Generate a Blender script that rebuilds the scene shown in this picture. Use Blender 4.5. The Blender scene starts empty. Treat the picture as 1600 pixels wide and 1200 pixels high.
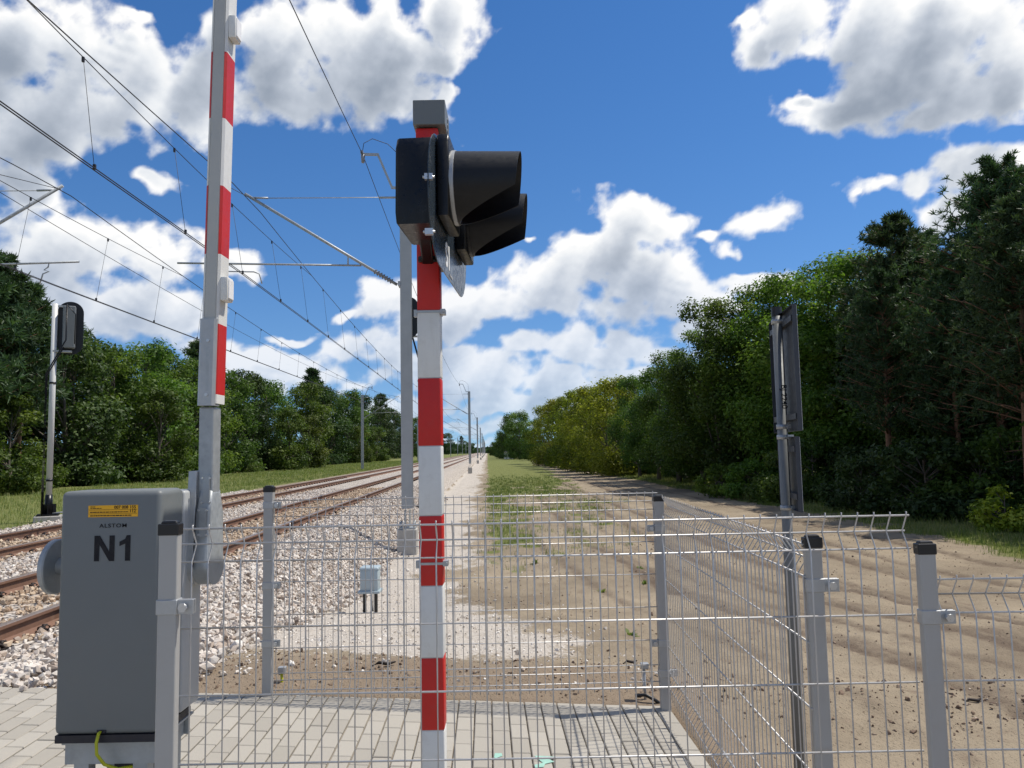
import bpy, bmesh, math, random
import numpy as np
from mathutils import Matrix, Vector
R = math.radians
random.seed(7); rng = np.random.default_rng(7)
scene = bpy.context.scene
COL = scene.collection

# ------------------------------------------------------------------ camera
FPX, PITCH, ROLL = 1190.0, R(5.0), R(-1.1)
CAM = Vector((0, 0, 1.6))
cam = bpy.data.cameras.new('camera'); camo = bpy.data.objects.new('camera', cam)
COL.objects.link(camo); scene.camera = camo
cam.sensor_width = 36; cam.lens = 36 * FPX / 1600
cam.clip_start = 0.05; cam.clip_end = 5000
CAMROT = Matrix.Rotation(math.pi/2 + PITCH, 3, 'X') @ Matrix.Rotation(ROLL, 3, 'Z')
camo.matrix_world = Matrix.Translation(CAM) @ CAMROT.to_4x4()
scene.render.resolution_x = 1024; scene.render.resolution_y = 768

def ray(px, py):
    return CAMROT @ Vector(((px-800)/FPX, -(py-600)/FPX, -1))
def at(px, py, Y):
    d = ray(px, py); return CAM + d*(Y/d.y)
def azel(px, py):
    d = ray(px, py).normalized(); return math.atan2(d.x, d.y), math.asin(d.z)

# ------------------------------------------------------------------ world
SUN_AZ = math.atan2(0.62, 0.2); SUN_EL = R(61)        # azimuth from +Y towards +X
w = bpy.data.worlds.new('World'); scene.world = w; w.use_nodes = True
wt = w.node_tree; wt.nodes.clear()
w.cycles.sampling_method = 'MANUAL'; w.cycles.sample_map_resolution = 256
scene.cycles.max_bounces = 6; scene.cycles.diffuse_bounces = 3; scene.cycles.glossy_bounces = 3; scene.cycles.transmission_bounces = 3
class NT:
    def __init__(s, tree): s.t = tree
    def n(s, typ, **kw):
        nd = s.t.nodes.new(typ); ins = kw.pop('i', {})
        for k, v in kw.items(): setattr(nd, k, v)
        for k, v in ins.items():
            sk = nd.inputs[k]
            if isinstance(v, bpy.types.NodeSocket): s.t.links.new(v, sk)
            else: sk.default_value = v
        return nd
    def math(s, op, a, b=None, c=None, clamp=False):
        d = {0: a}
        if b is not None: d[1] = b
        if c is not None: d[2] = c
        return s.n('ShaderNodeMath', operation=op, use_clamp=clamp, i=d).outputs[0]
    def vm(s, op, a, b=None, c=None):
        d = {0: a}
        if b is not None: d[1] = b
        if c is not None: d[2] = c
        nd = s.n('ShaderNodeVectorMath', operation=op, i=d)
        return nd.outputs['Value'] if op in ('LENGTH', 'DOT_PRODUCT') else nd.outputs[0]
    def sep(s, v): return s.n('ShaderNodeSeparateXYZ', i={0: v}).outputs
    def comb(s, x, y, z): return s.n('ShaderNodeCombineXYZ', i={0: x, 1: y, 2: z}).outputs[0]
    def smooth(s, x, a, b, lo=0.0, hi=1.0):
        return s.n('ShaderNodeMapRange', interpolation_type='SMOOTHSTEP', i={0: x, 1: a, 2: b, 3: lo, 4: hi}).outputs[0]
    def lin(s, x, a, b, lo=0.0, hi=1.0):
        return s.n('ShaderNodeMapRange', i={0: x, 1: a, 2: b, 3: lo, 4: hi}).outputs[0]
    def mix(s, f, a, b, blend='MIX'):
        nd = s.n('ShaderNodeMix', data_type='RGBA', blend_type=blend)
        for k, v in ((0, f), (6, a), (7, b)):
            if isinstance(v, bpy.types.NodeSocket): s.t.links.new(v, nd.inputs[k])
            else: nd.inputs[k].default_value = v if k == 0 else (tuple(v)+(1,))[:4]
        return nd.outputs[2]
    def noise(s, v, scale, detail=4, rough=.5, dist=0, dims='3D'):
        return s.n('ShaderNodeTexNoise', noise_dimensions=dims, i={'Vector': v, 'Scale': scale, 'Detail': detail, 'Roughness': rough, 'Distortion': dist}).outputs[0]

W = NT(wt)
SKY_STR = 0.13
dirv = W.vm('NORMALIZE', W.n('ShaderNodeTexCoord').outputs['Generated'])
lift = W.vm('MULTIPLY_ADD', dirv, (1, 1, .82), (0, 0, .095))          # clear air right down to the horizon
sky = W.n('ShaderNodeTexSky', sky_type='NISHITA', sun_disc=False, sun_elevation=SUN_EL, sun_rotation=SUN_AZ, altitude=120, air_density=1.0, dust_density=.1, ozone_density=3.0)
wt.links.new(lift, sky.inputs[0])
hs = W.n('ShaderNodeHueSaturation', i={'Hue': .506, 'Saturation': 1.28, 'Value': .93, 'Fac': 1.0, 'Color': sky.outputs[0]}).outputs[0]
bg = W.n('ShaderNodeBackground', i={'Color': hs, 'Strength': SKY_STR})
wo_ = W.n('ShaderNodeOutputWorld'); wt.links.new(bg.outputs[0], wo_.inputs[0])

sun = bpy.data.lights.new('sun', 'SUN'); sun.energy = 4.6; sun.angle = R(.53); sun.color = (1, .94, .84)
suno = bpy.data.objects.new('sun', sun); COL.objects.link(suno)
sdir = Vector((math.sin(SUN_AZ)*math.cos(SUN_EL), math.cos(SUN_AZ)*math.cos(SUN_EL), math.sin(SUN_EL)))
suno.rotation_euler = sdir.to_track_quat('Z', 'Y').to_euler(); suno.location = (8, 4, 30)
vs = scene.view_settings
vs.view_transform = 'Standard'; vs.look = 'None'; vs.exposure = .05; vs.gamma = 1; vs.use_curve_mapping = False

# ------------------------------------------------------------------ helpers
TA = math.atan(40/1190.); CA, SA = math.cos(TA), math.sin(TA)      # the tracks run 1.9 deg left of the camera axis
def T(u, v, z=0.0): return Vector((u*CA - v*SA, u*SA + v*CA, z))
def UV(x, y): return x*CA + y*SA, -x*SA + y*CA

_perm = np.random.default_rng(3).random((256, 256))
def vnoise(x, y):
    x = np.asarray(x, float); y = np.asarray(y, float)
    xi = np.floor(x).astype(int); yi = np.floor(y).astype(int); fx = x-xi; fy = y-yi
    fx = fx*fx*(3-2*fx); fy = fy*fy*(3-2*fy)
    p = _perm; a = p[xi % 256, yi % 256]; b = p[(xi+1) % 256, yi % 256]; c = p[xi % 256, (yi+1) % 256]; d = p[(xi+1) % 256, (yi+1) % 256]
    return (a*(1-fx)+b*fx)*(1-fy) + (c*(1-fx)+d*fx)*fy
def fbm(x, y, o=4):
    s = 0; a = .5
    for k in range(o): s = s + a*vnoise(np.asarray(x)*2**k+17*k, np.asarray(y)*2**k+31*k); a *= .5
    return s/(1-.5**o)
def sst(x, a, b):
    t = np.clip((np.asarray(x, float)-a)/(b-a), 0, 1); return t*t*(3-2*t)

def fast_mesh(name, V, F, attrs=None, smooth=False):
    me = bpy.data.meshes.new(name); V = np.asarray(V, np.float32); F = np.asarray(F, np.int32); k = F.shape[1]
    me.vertices.add(len(V)); me.vertices.foreach_set('co', V.ravel())
    me.loops.add(F.size); me.loops.foreach_set('vertex_index', F.ravel())
    me.polygons.add(len(F)); me.polygons.foreach_set('loop_start', np.arange(0, F.size, k, dtype=np.int32))
    if smooth: me.polygons.foreach_set('use_smooth', np.ones(len(F), bool))
    for nm, arr in (attrs or {}).items():
        at_ = me.attributes.new(nm, 'FLOAT', 'POINT'); at_.data.foreach_set('value', np.asarray(arr, np.float32))
    me.update(calc_edges=True); return me

def axis(breaks):
    out = []
    for a, b, st0, st1 in breaks:
        x = a; s_ = st0
        L = b-a; k = 0
        while x < b-1e-6:
            out.append(x); t = (x-a)/L; x += st0*(st1/st0)**t
    out.append(breaks[-1][1]); return np.array(out)
def ramp(N, f, stops):
    r_ = N.n('ShaderNodeValToRGB'); els = r_.color_ramp.elements
    while len(els) > 1: els.remove(els[-1])
    els[0].position = stops[0][0]; els[0].color = stops[0][1]+(1,)
    for p_, c_ in stops[1:]:
        e_ = els.new(p_); e_.color = c_+(1,)
    N.t.links.new(f, r_.inputs[0]); return r_.outputs[0]

class MB:
    """collects shapes and links them as one mesh object"""
    def __init__(s): s.bm = bmesh.new()
    def box(s, c, size, rot=None, bev=0.0, seg=2, taper=None):
        r = bmesh.ops.create_cube(s.bm, size=1.0); vs_ = r['verts']
        for v in vs_:
            k = taper if (taper and v.co.z > 0) else 1
            v.co = Vector((v.co.x*size[0]*k, v.co.y*size[1]*k, v.co.z*size[2]))
        if bev > 0:
            es = list({e for v in vs_ for e in v.link_edges})
            rb = bmesh.ops.bevel(s.bm, geom=es, offset=bev, segments=seg, affect='EDGES', profile=.5)
            vs_ = list({v for f in rb['faces'] for v in f.verts} | {v for v in vs_ if v.is_valid})
        M_ = Matrix.Translation(Vector(c))
        if rot is not None: M_ = M_ @ (rot.to_4x4() if isinstance(rot, Matrix) else Matrix.Rotation(rot, 4, 'Z'))
        bmesh.ops.transform(s.bm, matrix=M_, verts=vs_); return s
    def cyl(s, p0, p1, r0, r1=None, n=12, cap=True):
        p0 = Vector(p0); p1 = Vector(p1); r1 = r0 if r1 is None else r1; d = (p1-p0); q = d.to_track_quat('Z', 'Y').to_matrix()
        A_ = [s.bm.verts.new(p0 + q @ Vector((r0*math.cos(2*math.pi*i/n), r0*math.sin(2*math.pi*i/n), 0))) for i in range(n)]
        B_ = [s.bm.verts.new(p1 + q @ Vector((r1*math.cos(2*math.pi*i/n), r1*math.sin(2*math.pi*i/n), 0))) for i in range(n)]
        for i in range(n):
            f = s.bm.faces.new((A_[i], A_[(i+1) % n], B_[(i+1) % n], B_[i])); f.smooth = True
        if cap: s.bm.faces.new(A_[::-1]); s.bm.faces.new(B_)
        return s
    def tube(s, pts, r, n=8, rs=None):
        pts = [Vector(p) for p in pts]; rings = []
        for i, p in enumerate(pts):
            d = (pts[min(i+1, len(pts)-1)] - pts[max(i-1, 0)]).normalized(); q = d.to_track_quat('Z', 'Y').to_matrix()
            rr = rs[i] if rs else r
            rings.append([s.bm.verts.new(p + q @ Vector((rr*math.cos(2*math.pi*k/n), rr*math.sin(2*math.pi*k/n), 0))) for k in range(n)])
        for a, b in zip(rings, rings[1:]):
            best = min(range(n), key=lambda o: (a[0].co-b[o].co).length)
            for k in range(n):
                f = s.bm.faces.new((a[k], a[(k+1) % n], b[(k+1+best) % n], b[(k+best) % n])); f.smooth = True
        s.bm.faces.new(rings[0][::-1]); s.bm.faces.new(rings[-1]); return s
    def lathe(s, prof, M_=None, n=24, smooth=True):
        M_ = M_ or Matrix.Identity(4); rings = []
        for (r, z) in prof:
            rings.append([s.bm.verts.new(M_ @ Vector((r*math.cos(2*math.pi*k/n), r*math.sin(2*math.pi*k/n), z))) for k in range(n)])
        for a, b in zip(rings, rings[1:]):
            for k in range(n):
                f = s.bm.faces.new((a[k], a[(k+1) % n], b[(k+1) % n], b[k])); f.smooth = smooth
        s.bm.faces.new(rings[0][::-1]); s.bm.faces.new(rings[-1]); return s
    def prism(s, poly, M_, depth, bev=0.0):
        """poly in the local XY plane, extruded along local Z by depth, placed by M_"""
        a = [s.bm.verts.new(M_ @ Vector((x, y, 0))) for x, y in poly]; b = [s.bm.verts.new(M_ @ Vector((x, y, depth))) for x, y in poly]
        n = len(poly); fs = []
        for i in range(n): fs.append(s.bm.faces.new((a[i], a[(i+1) % n], b[(i+1) % n], b[i])))
        f0 = s.bm.faces.new(a[::-1]); f1_ = s.bm.faces.new(b)
        if bev:
            es = list(set(f0.edges) | set(f1_.edges)); bmesh.ops.bevel(s.bm, geom=es, offset=bev, segments=2, affect='EDGES', profile=.5)
        return s
    def build(s, name, m, parent=None, loc=None, rz=None, smooth=None):
        bmesh.ops.recalc_face_normals(s.bm, faces=s.bm.faces)
        if smooth is not None:
            for f in s.bm.faces: f.smooth = True
        me = bpy.data.meshes.new(name); s.bm.to_mesh(me); s.bm.free()
        if smooth is not None: me.set_sharp_from_angle(angle=R(smooth))
        me.materials.append(m); return link(name, me, parent, loc, rz)
def link(name, me, parent=None, loc=None, rz=None):
    o = bpy.data.objects.new(name, me); COL.objects.link(o); o.parent = parent
    if loc is not None: o.location = loc
    if rz is not None: o.rotation_euler = (0, 0, rz)
    return o
def tag(o, label=None, cat=None, group=None, kind=None):
    if label: o['label'] = label
    if cat: o['category'] = cat
    if group: o['group'] = group
    if kind: o['kind'] = kind
    return o
def thing(name, label, cat, loc=(0, 0, 0), rz=0.0, group=None):
    o = bpy.data.objects.new(name, None); COL.objects.link(o); o.empty_display_size = .2
    o.location = loc; o.rotation_euler = (0, 0, rz); return tag(o, label, cat, group)
def copy_tree(o, parent=None):
    c = o.copy(); COL.objects.link(c); c.parent = parent
    for ch in list(o.children): copy_tree(ch, c)
    return c
def text_mesh(name, body, size, m, M_, parent, off=0.0, ext=.0006, align='CENTER', sx=1.0, space=1.0):
    cu = bpy.data.curves.new(name, 'FONT'); cu.body = body; cu.size = size; cu.offset = off; cu.extrude = ext; cu.align_x = align; cu.space_character = space
    to = bpy.data.objects.new(name, cu); COL.objects.link(to)
    me = bpy.data.meshes.new_from_object(to.evaluated_get(bpy.context.evaluated_depsgraph_get())); me.name = name
    bpy.data.objects.remove(to); bpy.data.curves.remove(cu)
    me.transform(M_ @ Matrix.Diagonal((sx, 1, 1, 1))); me.materials.clear(); me.materials.append(m)
    return link(name, me, parent)

# ------------------------------------------------------------------ materials
def mat(name, col, rough=.6, metal=0.0, var=.12, vscale=6.0, bump=0.0, bscale=60.0, spec=.5, streak=None, coat=0.0, dirt=None):
    m_ = bpy.data.materials.new(name); m_.use_nodes = True; t = m_.node_tree; t.nodes.clear(); N = NT(t)
    co = N.n('ShaderNodeTexCoord').outputs['Object']
    c = np.array(col[:3])
    n1 = N.noise(co, vscale, 5, .6); n2 = N.noise(co, vscale*7, 3, .6)
    f = N.math('ADD', N.math('MULTIPLY', n1, .7), N.math('MULTIPLY', n2, .3))
    f = N.lin(f, .3, .7)
    cc = N.mix(f, tuple(np.clip(c*(1-var), 0, 1)), tuple(np.clip(c*(1+var), 0, 1)))
    if streak:   # runs of dirt down the faces
        sv = N.vm('MULTIPLY', co, (streak[0], streak[0], streak[0]*.08)); s_ = N.smooth(N.noise(sv, 1.0, 4, .6), .55, .75)
        cc = N.mix(N.math('MULTIPLY', s_, streak[1]), cc, streak[2])
    if dirt:
        s_ = N.smooth(N.noise(co, dirt[0], 6, .65), .52, .72); cc = N.mix(N.math('MULTIPLY', s_, dirt[1]), cc, dirt[2])
    rr = N.lin(n2, .3, .7, max(rough-.08, .02), min(rough+.1, 1))
    b = N.n('ShaderNodeBsdfPrincipled', i={'Base Color': cc, 'Roughness': rr, 'Metallic': metal, 'Specular IOR Level': spec, 'Coat Weight': coat})
    if bump:
        bp = N.n('ShaderNodeBump', i={'Strength': bump, 'Distance': .01, 'Height': N.noise(co, bscale, 5, .6)}); t.links.new(bp.outputs[0], b.inputs['Normal'])
    o = N.n('ShaderNodeOutputMaterial'); t.links.new(b.outputs[0], o.inputs[0]); return m_
MT = {
 'galv': mat('galvanised_steel', (.42, .43, .435), .46, .55, .14, 9, .04, 200, dirt=(14, .35, (.34, .36, .38))),
 'wire': mat('galvanised_wire', (.52, .51, .50), .42, .45, .08, 20),
 'post': mat('grey_post_paint', (.37, .367, .357), .42, .1, .05, 5, .015, 300, dirt=(9, .25, (.32, .315, .305))),
 'cap': mat('black_plastic', (.008, .008, .009), .4, 0, .1, 20),
 'cab': mat('grey_cabinet_paint', (.15, .162, .163), .46, 0, .05, 3, .05, 420, dirt=(3, .4, (.118, .128, .13))),
 'cab2': mat('light_grey_cabinet', (.42, .43, .43), .5, .1, .06, 4, .04, 300, dirt=(6, .25, (.33, .33, .33))),
 'dark': mat('dark_gap', (.01, .01, .018), .5, 0, .1, 9),
 'steel': mat('zinc_steel', (.36, .38, .39), .5, .45, .22, 7, .05, 120, dirt=(11, .5, (.22, .245, .26))),
 'bolt': mat('bolt_steel', (.55, .56, .57), .35, .8, .1, 30),
 'white': mat('white_film', (.68, .68, .655), .5, 0, .05, 6, .03, 300, streak=(40, .25, (.50, .48, .43)), dirt=(26, .3, (.54, .52, .48))),
 'boomg': mat('boom_aluminium', (.43, .43, .405), .48, .1, .06, 3, .02, 260, streak=(30, .3, (.42, .42, .41))),
 'red': mat('red_film', (.52, .010, .007), .45, 0, .10, 6, .03, 300, streak=(40, .25, (.40, .035, .028)), dirt=(26, .3, (.43, .035, .03))),
 'black': mat('black_housing', (.004, .0045, .006), .34, 0, .1, 8, .03, 300, .35),
 'visor': mat('black_visor', (.005, .0055, .007), .45, 0, .1, 8, .04, 260, .35),
 'board': mat('board_back', (.03, .042, .055), .24, .0, .08, 6, 0, 0, .35),
 'lens': mat('red_lens', (.45, .015, .015), .12, 0, .1, 20),
 'letter': mat('white_lettering', (.8, .8, .8), .5, 0, .03),
 'ink': mat('black_lettering', (.006, .006, .009), .8, 0, .05),
 'sticker': mat('yellow_sticker', (.78, .40, .01), .5, 0, .05, 10),
 'cable': mat('yellow_green_cable', (.45, .45, .01), .45, 0, .1, 20),
 'bluegrey': mat('blue_grey_box', (.36, .43, .46), .4, 0, .05, 6, .02, 200),
 'conc': mat('concrete', (.40, .385, .355), .85, 0, .15, 8, .25, 60, dirt=(5, .4, (.30, .28, .25))),
 'rail': mat('rail_rust', (.19, .105, .070), .68, .05, .22, 5, .12, 80, dirt=(9, .5, (.25, .155, .11))),
 'railtop': mat('rail_head', (.30, .24, .20), .36, .5, .15, 8, .03, 60),
 'clip': mat('clip_iron', (.022, .015, .013), .6, .3, .2, 30),
 'mast': mat('mast_grey', (.36, .375, .38), .55, .2, .1, 3, .03, 90, streak=(9, .35, (.28, .29, .29))),
 'metalwire': mat('overhead_copper', (.025, .023, .024), .5, .3, .1, 5),
 'ceramic': mat('insulator', (.20, .21, .24), .35, 0, .1, 12),
 'signback': mat('sign_back', (.05, .055, .065), .5, .3, .08, 5, .03, 200),
 'signface': mat('sign_face', (.75, .74, .70), .4, 0, .05, 5),
 'polegrey': mat('dull_zinc_pole', (.17, .18, .185), .55, .3, .15, 9, .04, 120),
 'mint': mat('mint_paint', (.30, .52, .43), .7, 0, .1, 20),
 'shed': mat('white_shed', (.6, .6, .58), .6, 0, .1, 3), 'shedroof': mat('shed_roof', (.18, .18, .19), .6, 0, .1, 3),
 'signalwhite': mat('signal_post_white', (.62, .62, .60), .45, .05, .05, 4),
}

# ------------------------------------------------------------------ sky: a cloud dome far out, blue sky behind it
CLOUDS = [  # px, py, rx, ry in the photograph: directions of the cumulus lumps
 (40,70,125,90),(150,95,110,85),(235,110,90,75),(305,125,70,80),(60,175,120,70),(160,185,95,60),(30,215,70,40),(330,60,40,45),
 (430,75,85,95),(520,75,95,85),(590,70,65,60),(470,150,100,55),(570,130,80,70),(650,150,50,45),(690,190,45,35),(700,150,25,30),
 (712,20,48,38),(690,88,36,32),(205,12,40,12),(612,158,40,30),
 (15,275,60,42),(240,290,34,22),(40,300,45,25),
 (180,395,105,48),(80,400,110,70),(250,400,60,40),(250,490,85,45),(130,480,120,50),(20,430,90,60),(375,425,38,22),
 (475,516,48,9),(542,492,20,13),(610,470,52,30),(580,490,40,20),(560,545,62,30),(610,555,40,25),(470,570,75,26),(430,560,50,20),(500,590,60,20),(600,600,60,22),
 (990,325,72,38),(1045,345,55,34),(940,400,80,48),(890,425,85,48),(1000,430,100,48),(1060,465,75,36),(870,465,80,40),(960,475,110,36),
 (770,480,85,40),(720,500,50,30),(1175,340,56,36),(1140,385,32,14),(1165,432,42,20),(1215,440,30,20),(1100,370,24,12),(820,376,22,8),
 (790,577,75,24),(850,590,50,18),(985,535,62,28),(890,535,60,24),(920,560,60,18),(1040,560,60,22),(820,535,50,22),(735,590,50,22),
 (640,580,60,24),(800,625,80,12),(900,610,80,14),(740,635,50,10),(690,600,50,18),(980,585,70,14),
 (1255,45,75,60),(1340,50,100,75),(1450,60,120,90),(1560,60,110,95),(1400,130,110,70),(1500,150,90,60),(1330,160,70,32),(1440,195,80,28),(1590,130,60,55),(1265,150,32,12),(1180,30,16,18),(1195,80,22,30),(1235,20,40,40),
 (1500,275,75,38),(1560,265,60,36),(1430,290,60,24),(1365,303,55,20),(1500,320,60,28),(1335,312,25,8),
 (700,655,60,9),(790,660,70,9),(860,640,60,9),(600,640,70,10),(520,640,60,9),(740,610,60,14),(1010,600,50,10),(830,665,60,6),(680,680,70,6),(560,665,70,7),(400,600,60,16),(330,560,60,24),(1090,520,50,16),(1120,480,40,16),(700,560,46,14),(860,625,40,10),(935,635,50,9),(640,625,46,12),(720,690,50,5),(560,610,50,12),(455,545,40,10),(1150,520,34,10),(660,520,30,12),
]

def vperlin(x, y, seed=0):
    r_ = np.random.default_rng(100+seed); ang = r_.random((256, 256))*2*np.pi; gx, gy = np.cos(ang), np.sin(ang)
    xi = np.floor(x).astype(int); yi = np.floor(y).astype(int); fx = x-xi; fy = y-yi
    def gr(a, b, dx, dy): return gx[a % 256, b % 256]*dx + gy[a % 256, b % 256]*dy
    u_ = fx**3*(fx*(fx*6-15)+10); v_ = fy**3*(fy*(fy*6-15)+10)
    n00 = gr(xi, yi, fx, fy); n10 = gr(xi+1, yi, fx-1, fy); n01 = gr(xi, yi+1, fx, fy-1); n11 = gr(xi+1, yi+1, fx-1, fy-1)
    return (n00*(1-u_)+n10*u_)*(1-v_) + (n01*(1-u_)+n11*u_)*v_
def pfbm(x, y, o, rough=.5, billow=False, seed=0):
    s_ = 0; a = 1.0; tot = 0
    for k in range(o):
        n_ = vperlin(x*2**k+13.7*k, y*2**k+7.3*k, seed+k)
        s_ = s_ + a*((1-2.6*np.abs(n_)) if billow else 1.6*n_); tot += a; a *= rough
    return s_/tot
def cloud_field(AZ, EL):
    """density of the cumulus field over direction"""
    wx = pfbm(AZ*9, EL*11, 6, .5, seed=20)*.036; wy = pfbm(AZ*9+40, EL*11+9, 6, .5, seed=30)*.030
    x = AZ+wx; y = EL+wy; cov = np.full(AZ.shape, -1.2)
    for (cx, cy, rx_, ry_) in CLOUDS:
        a, e = azel(cx, cy); ra = abs(azel(cx+rx_, cy)[0]-a)*1.06; re = abs(azel(cx, cy-ry_)[1]-e)*1.06
        r_ = np.sqrt(((x-a)/ra)**2+((y-e)/re)**2); c = 1.0-r_
        h = np.clip(.5+.5*(c-cov)/.22, 0, 1); cov = cov*(1-h)+c*h+.22*h*(1-h)
    # elsewhere the same sort of sky goes on, laid out on a flat cloud base
    se = np.sin(np.clip(EL, .03, 2)); px_, py_ = np.sin(AZ)*np.cos(EL)/(se+.12), np.cos(AZ)*np.cos(EL)/(se+.12)
    gen = np.clip(pfbm(px_*.9+3, py_*.9+5, 4, .5, seed=50)*2.6+.02, -1.2, .8)
    wout = np.maximum(sst(np.abs(AZ), .60, .72), sst(EL, .56, .66))
    cov = np.maximum(cov, gen*wout-1.2*(1-wout))
    # a clear gap round the sun
    sd_ = np.arccos(np.clip(np.sin(EL)*math.sin(SUN_EL)+np.cos(EL)*math.cos(SUN_EL)*np.cos(AZ-SUN_AZ), -1, 1)); cov = cov - 3*(1-sst(sd_, .10, .22))
    bil = pfbm(AZ*13, EL*15, 5, .52, True, seed=60); fb = pfbm(AZ*7, EL*9, 7, .55, seed=80)
    d = cov + .75*(bil-.44) + 1.05*fb - .04
    return d, cov
azs = axis([(-math.pi, -.80, .03, .03), (-.80, -.70, .012, .004), (-.70, .70, .0023, .0023), (.70, .80, .004, .012), (.80, math.pi, .03, .03)])
els = axis([(.0015, .62, .0023, .0023), (.62, .75, .004, .012), (.75, math.pi/2-.02, .03, .03)])
AZ, EL = np.meshgrid(azs, els, indexing='ij')
dens, cov = cloud_field(AZ, EL)
# self-shading: thickness gathered on the way to the sun (up and to the right in this part of the sky)
thick = np.zeros_like(dens); ST = 7
for k in range(1, ST+1):
    step_ = .013*k; d_, c_ = cloud_field(AZ+.45*step_, np.clip(EL+.9*step_, 0, 1.55)); thick += np.clip(d_, 0, 1.4)*(1.15-.1*k)
own = np.clip(dens, 0, 1.5)
light = .27+.86*np.exp(-.33*thick) 
core = sst(cov, .0, .62)*sst(EL, .05, .45); lowf = pfbm(AZ*7+2, EL*9, 4, .5, seed=95)
light = light*(1-.36*core*np.clip(.75+1.1*lowf, 0, 1.3)) - .05*sst(own, .3, 1.3) + .10*pfbm(AZ*18, EL*22, 5, .5, True, seed=90)
DR = 3600.0
Vd = np.stack([np.sin(AZ)*np.cos(EL)*DR, np.cos(AZ)*np.cos(EL)*DR, np.sin(EL)*DR+1.6], -1).reshape(-1, 3)
na, ne = AZ.shape; idx = np.arange(na*ne).reshape(na, ne)
Fd = np.stack([idx[:-1, :-1], idx[:-1, 1:], idx[1:, 1:], idx[1:, :-1]], -1).reshape(-1, 4)
keepf = (dens.ravel()[Fd] > -.35).any(1); Fd = Fd[keepf]                                   # no sheet where the sky is clear
usedv = np.unique(Fd); rem = -np.ones(na*ne, int); rem[usedv] = np.arange(len(usedv)); 
sme = fast_mesh('sky', Vd[usedv], rem[Fd], {'dens': dens.ravel()[usedv], 'light': light.ravel()[usedv]}, smooth=True)
def cloud_mat():
    m_ = bpy.data.materials.new('cumulus'); m_.use_nodes = True; t = m_.node_tree; t.nodes.clear(); N = NT(t)
    dn = N.n('ShaderNodeAttribute', attribute_name='dens').outputs['Fac']; li = N.n('ShaderNodeAttribute', attribute_name='light').outputs['Fac']
    po = N.n('ShaderNodeNewGeometry').outputs['Position']; nz = N.noise(po, .014, 4, .6)
    d_ = N.math('ADD', dn, N.math('MULTIPLY_ADD', nz, .36, -.18))
    al = N.smooth(d_, -.10, .46); l_ = N.math('ADD', li, N.math('MULTIPLY_ADD', nz, .10, -.05))
    c = ramp(N, l_, [(.30, (.30, .35, .43)), (.52, (.52, .57, .65)), (.72, (.80, .83, .87)), (.90, (1.0, .995, .985))])
    low = N.lin(N.sep(po)[2], 0, 900, .55, 1.0)                                        # distant clouds sink into the air
    em = N.n('ShaderNodeEmission', i={'Color': c, 'Strength': 1.0}); tr = N.n('ShaderNodeBsdfTransparent')
    mx = N.n('ShaderNodeMixShader', i={0: N.math('MULTIPLY', al, low), 1: tr.outputs[0], 2: em.outputs[0]})
    o = N.n('ShaderNodeOutputMaterial'); t.links.new(mx.outputs[0], o.inputs[0]); m_.cycles.emission_sampling = 'NONE'; return m_
sme.materials.append(cloud_mat()); tag(link('sky', sme), kind='structure')

# ------------------------------------------------------------------ terrain
PAVE_V1 = 4.86; PAVE_U0, PAVE_U1 = -3.4, 1.12
def zpave(x): return np.clip(.054 - .057*np.asarray(x, float), -.3, .205)
def rut(u, v, c, w_): return np.exp(-((u-c)/w_)**2)
RUTS = ((2.3, .09, .05), (2.55, .07, .03), (3.9, .10, .055), (4.15, .06, .03), (4.9, .11, .06), (5.2, .07, .035), (6.5, .11, .06), (6.75, .07, .03), (1.2, .08, .03), (3.1, .07, .03), (7.4, .10, .05), (8.9, .10, .05))
def rut_line(c, v): return c + 1.5*sst(-v, -17, -3) + .07*np.sin(v*.13+c)
def m_rut(u, v):
    r_ = 0
    for c, wd, dp in RUTS: cc = rut_line(c, v); r_ = r_ + dp*30*rut(u, v, cc, wd*1.25)*(.85+.15*np.tanh(3*np.sin(v*30+np.abs(u-cc)*26+c)))
    return np.clip(r_*(.45+1.1*(fbm(u*.7, v*.25)-.2)), 0, 1)*sst(v, 3, 6)*(1-sst(v, 50, 80))*sst(u, -.2, .8)
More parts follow.
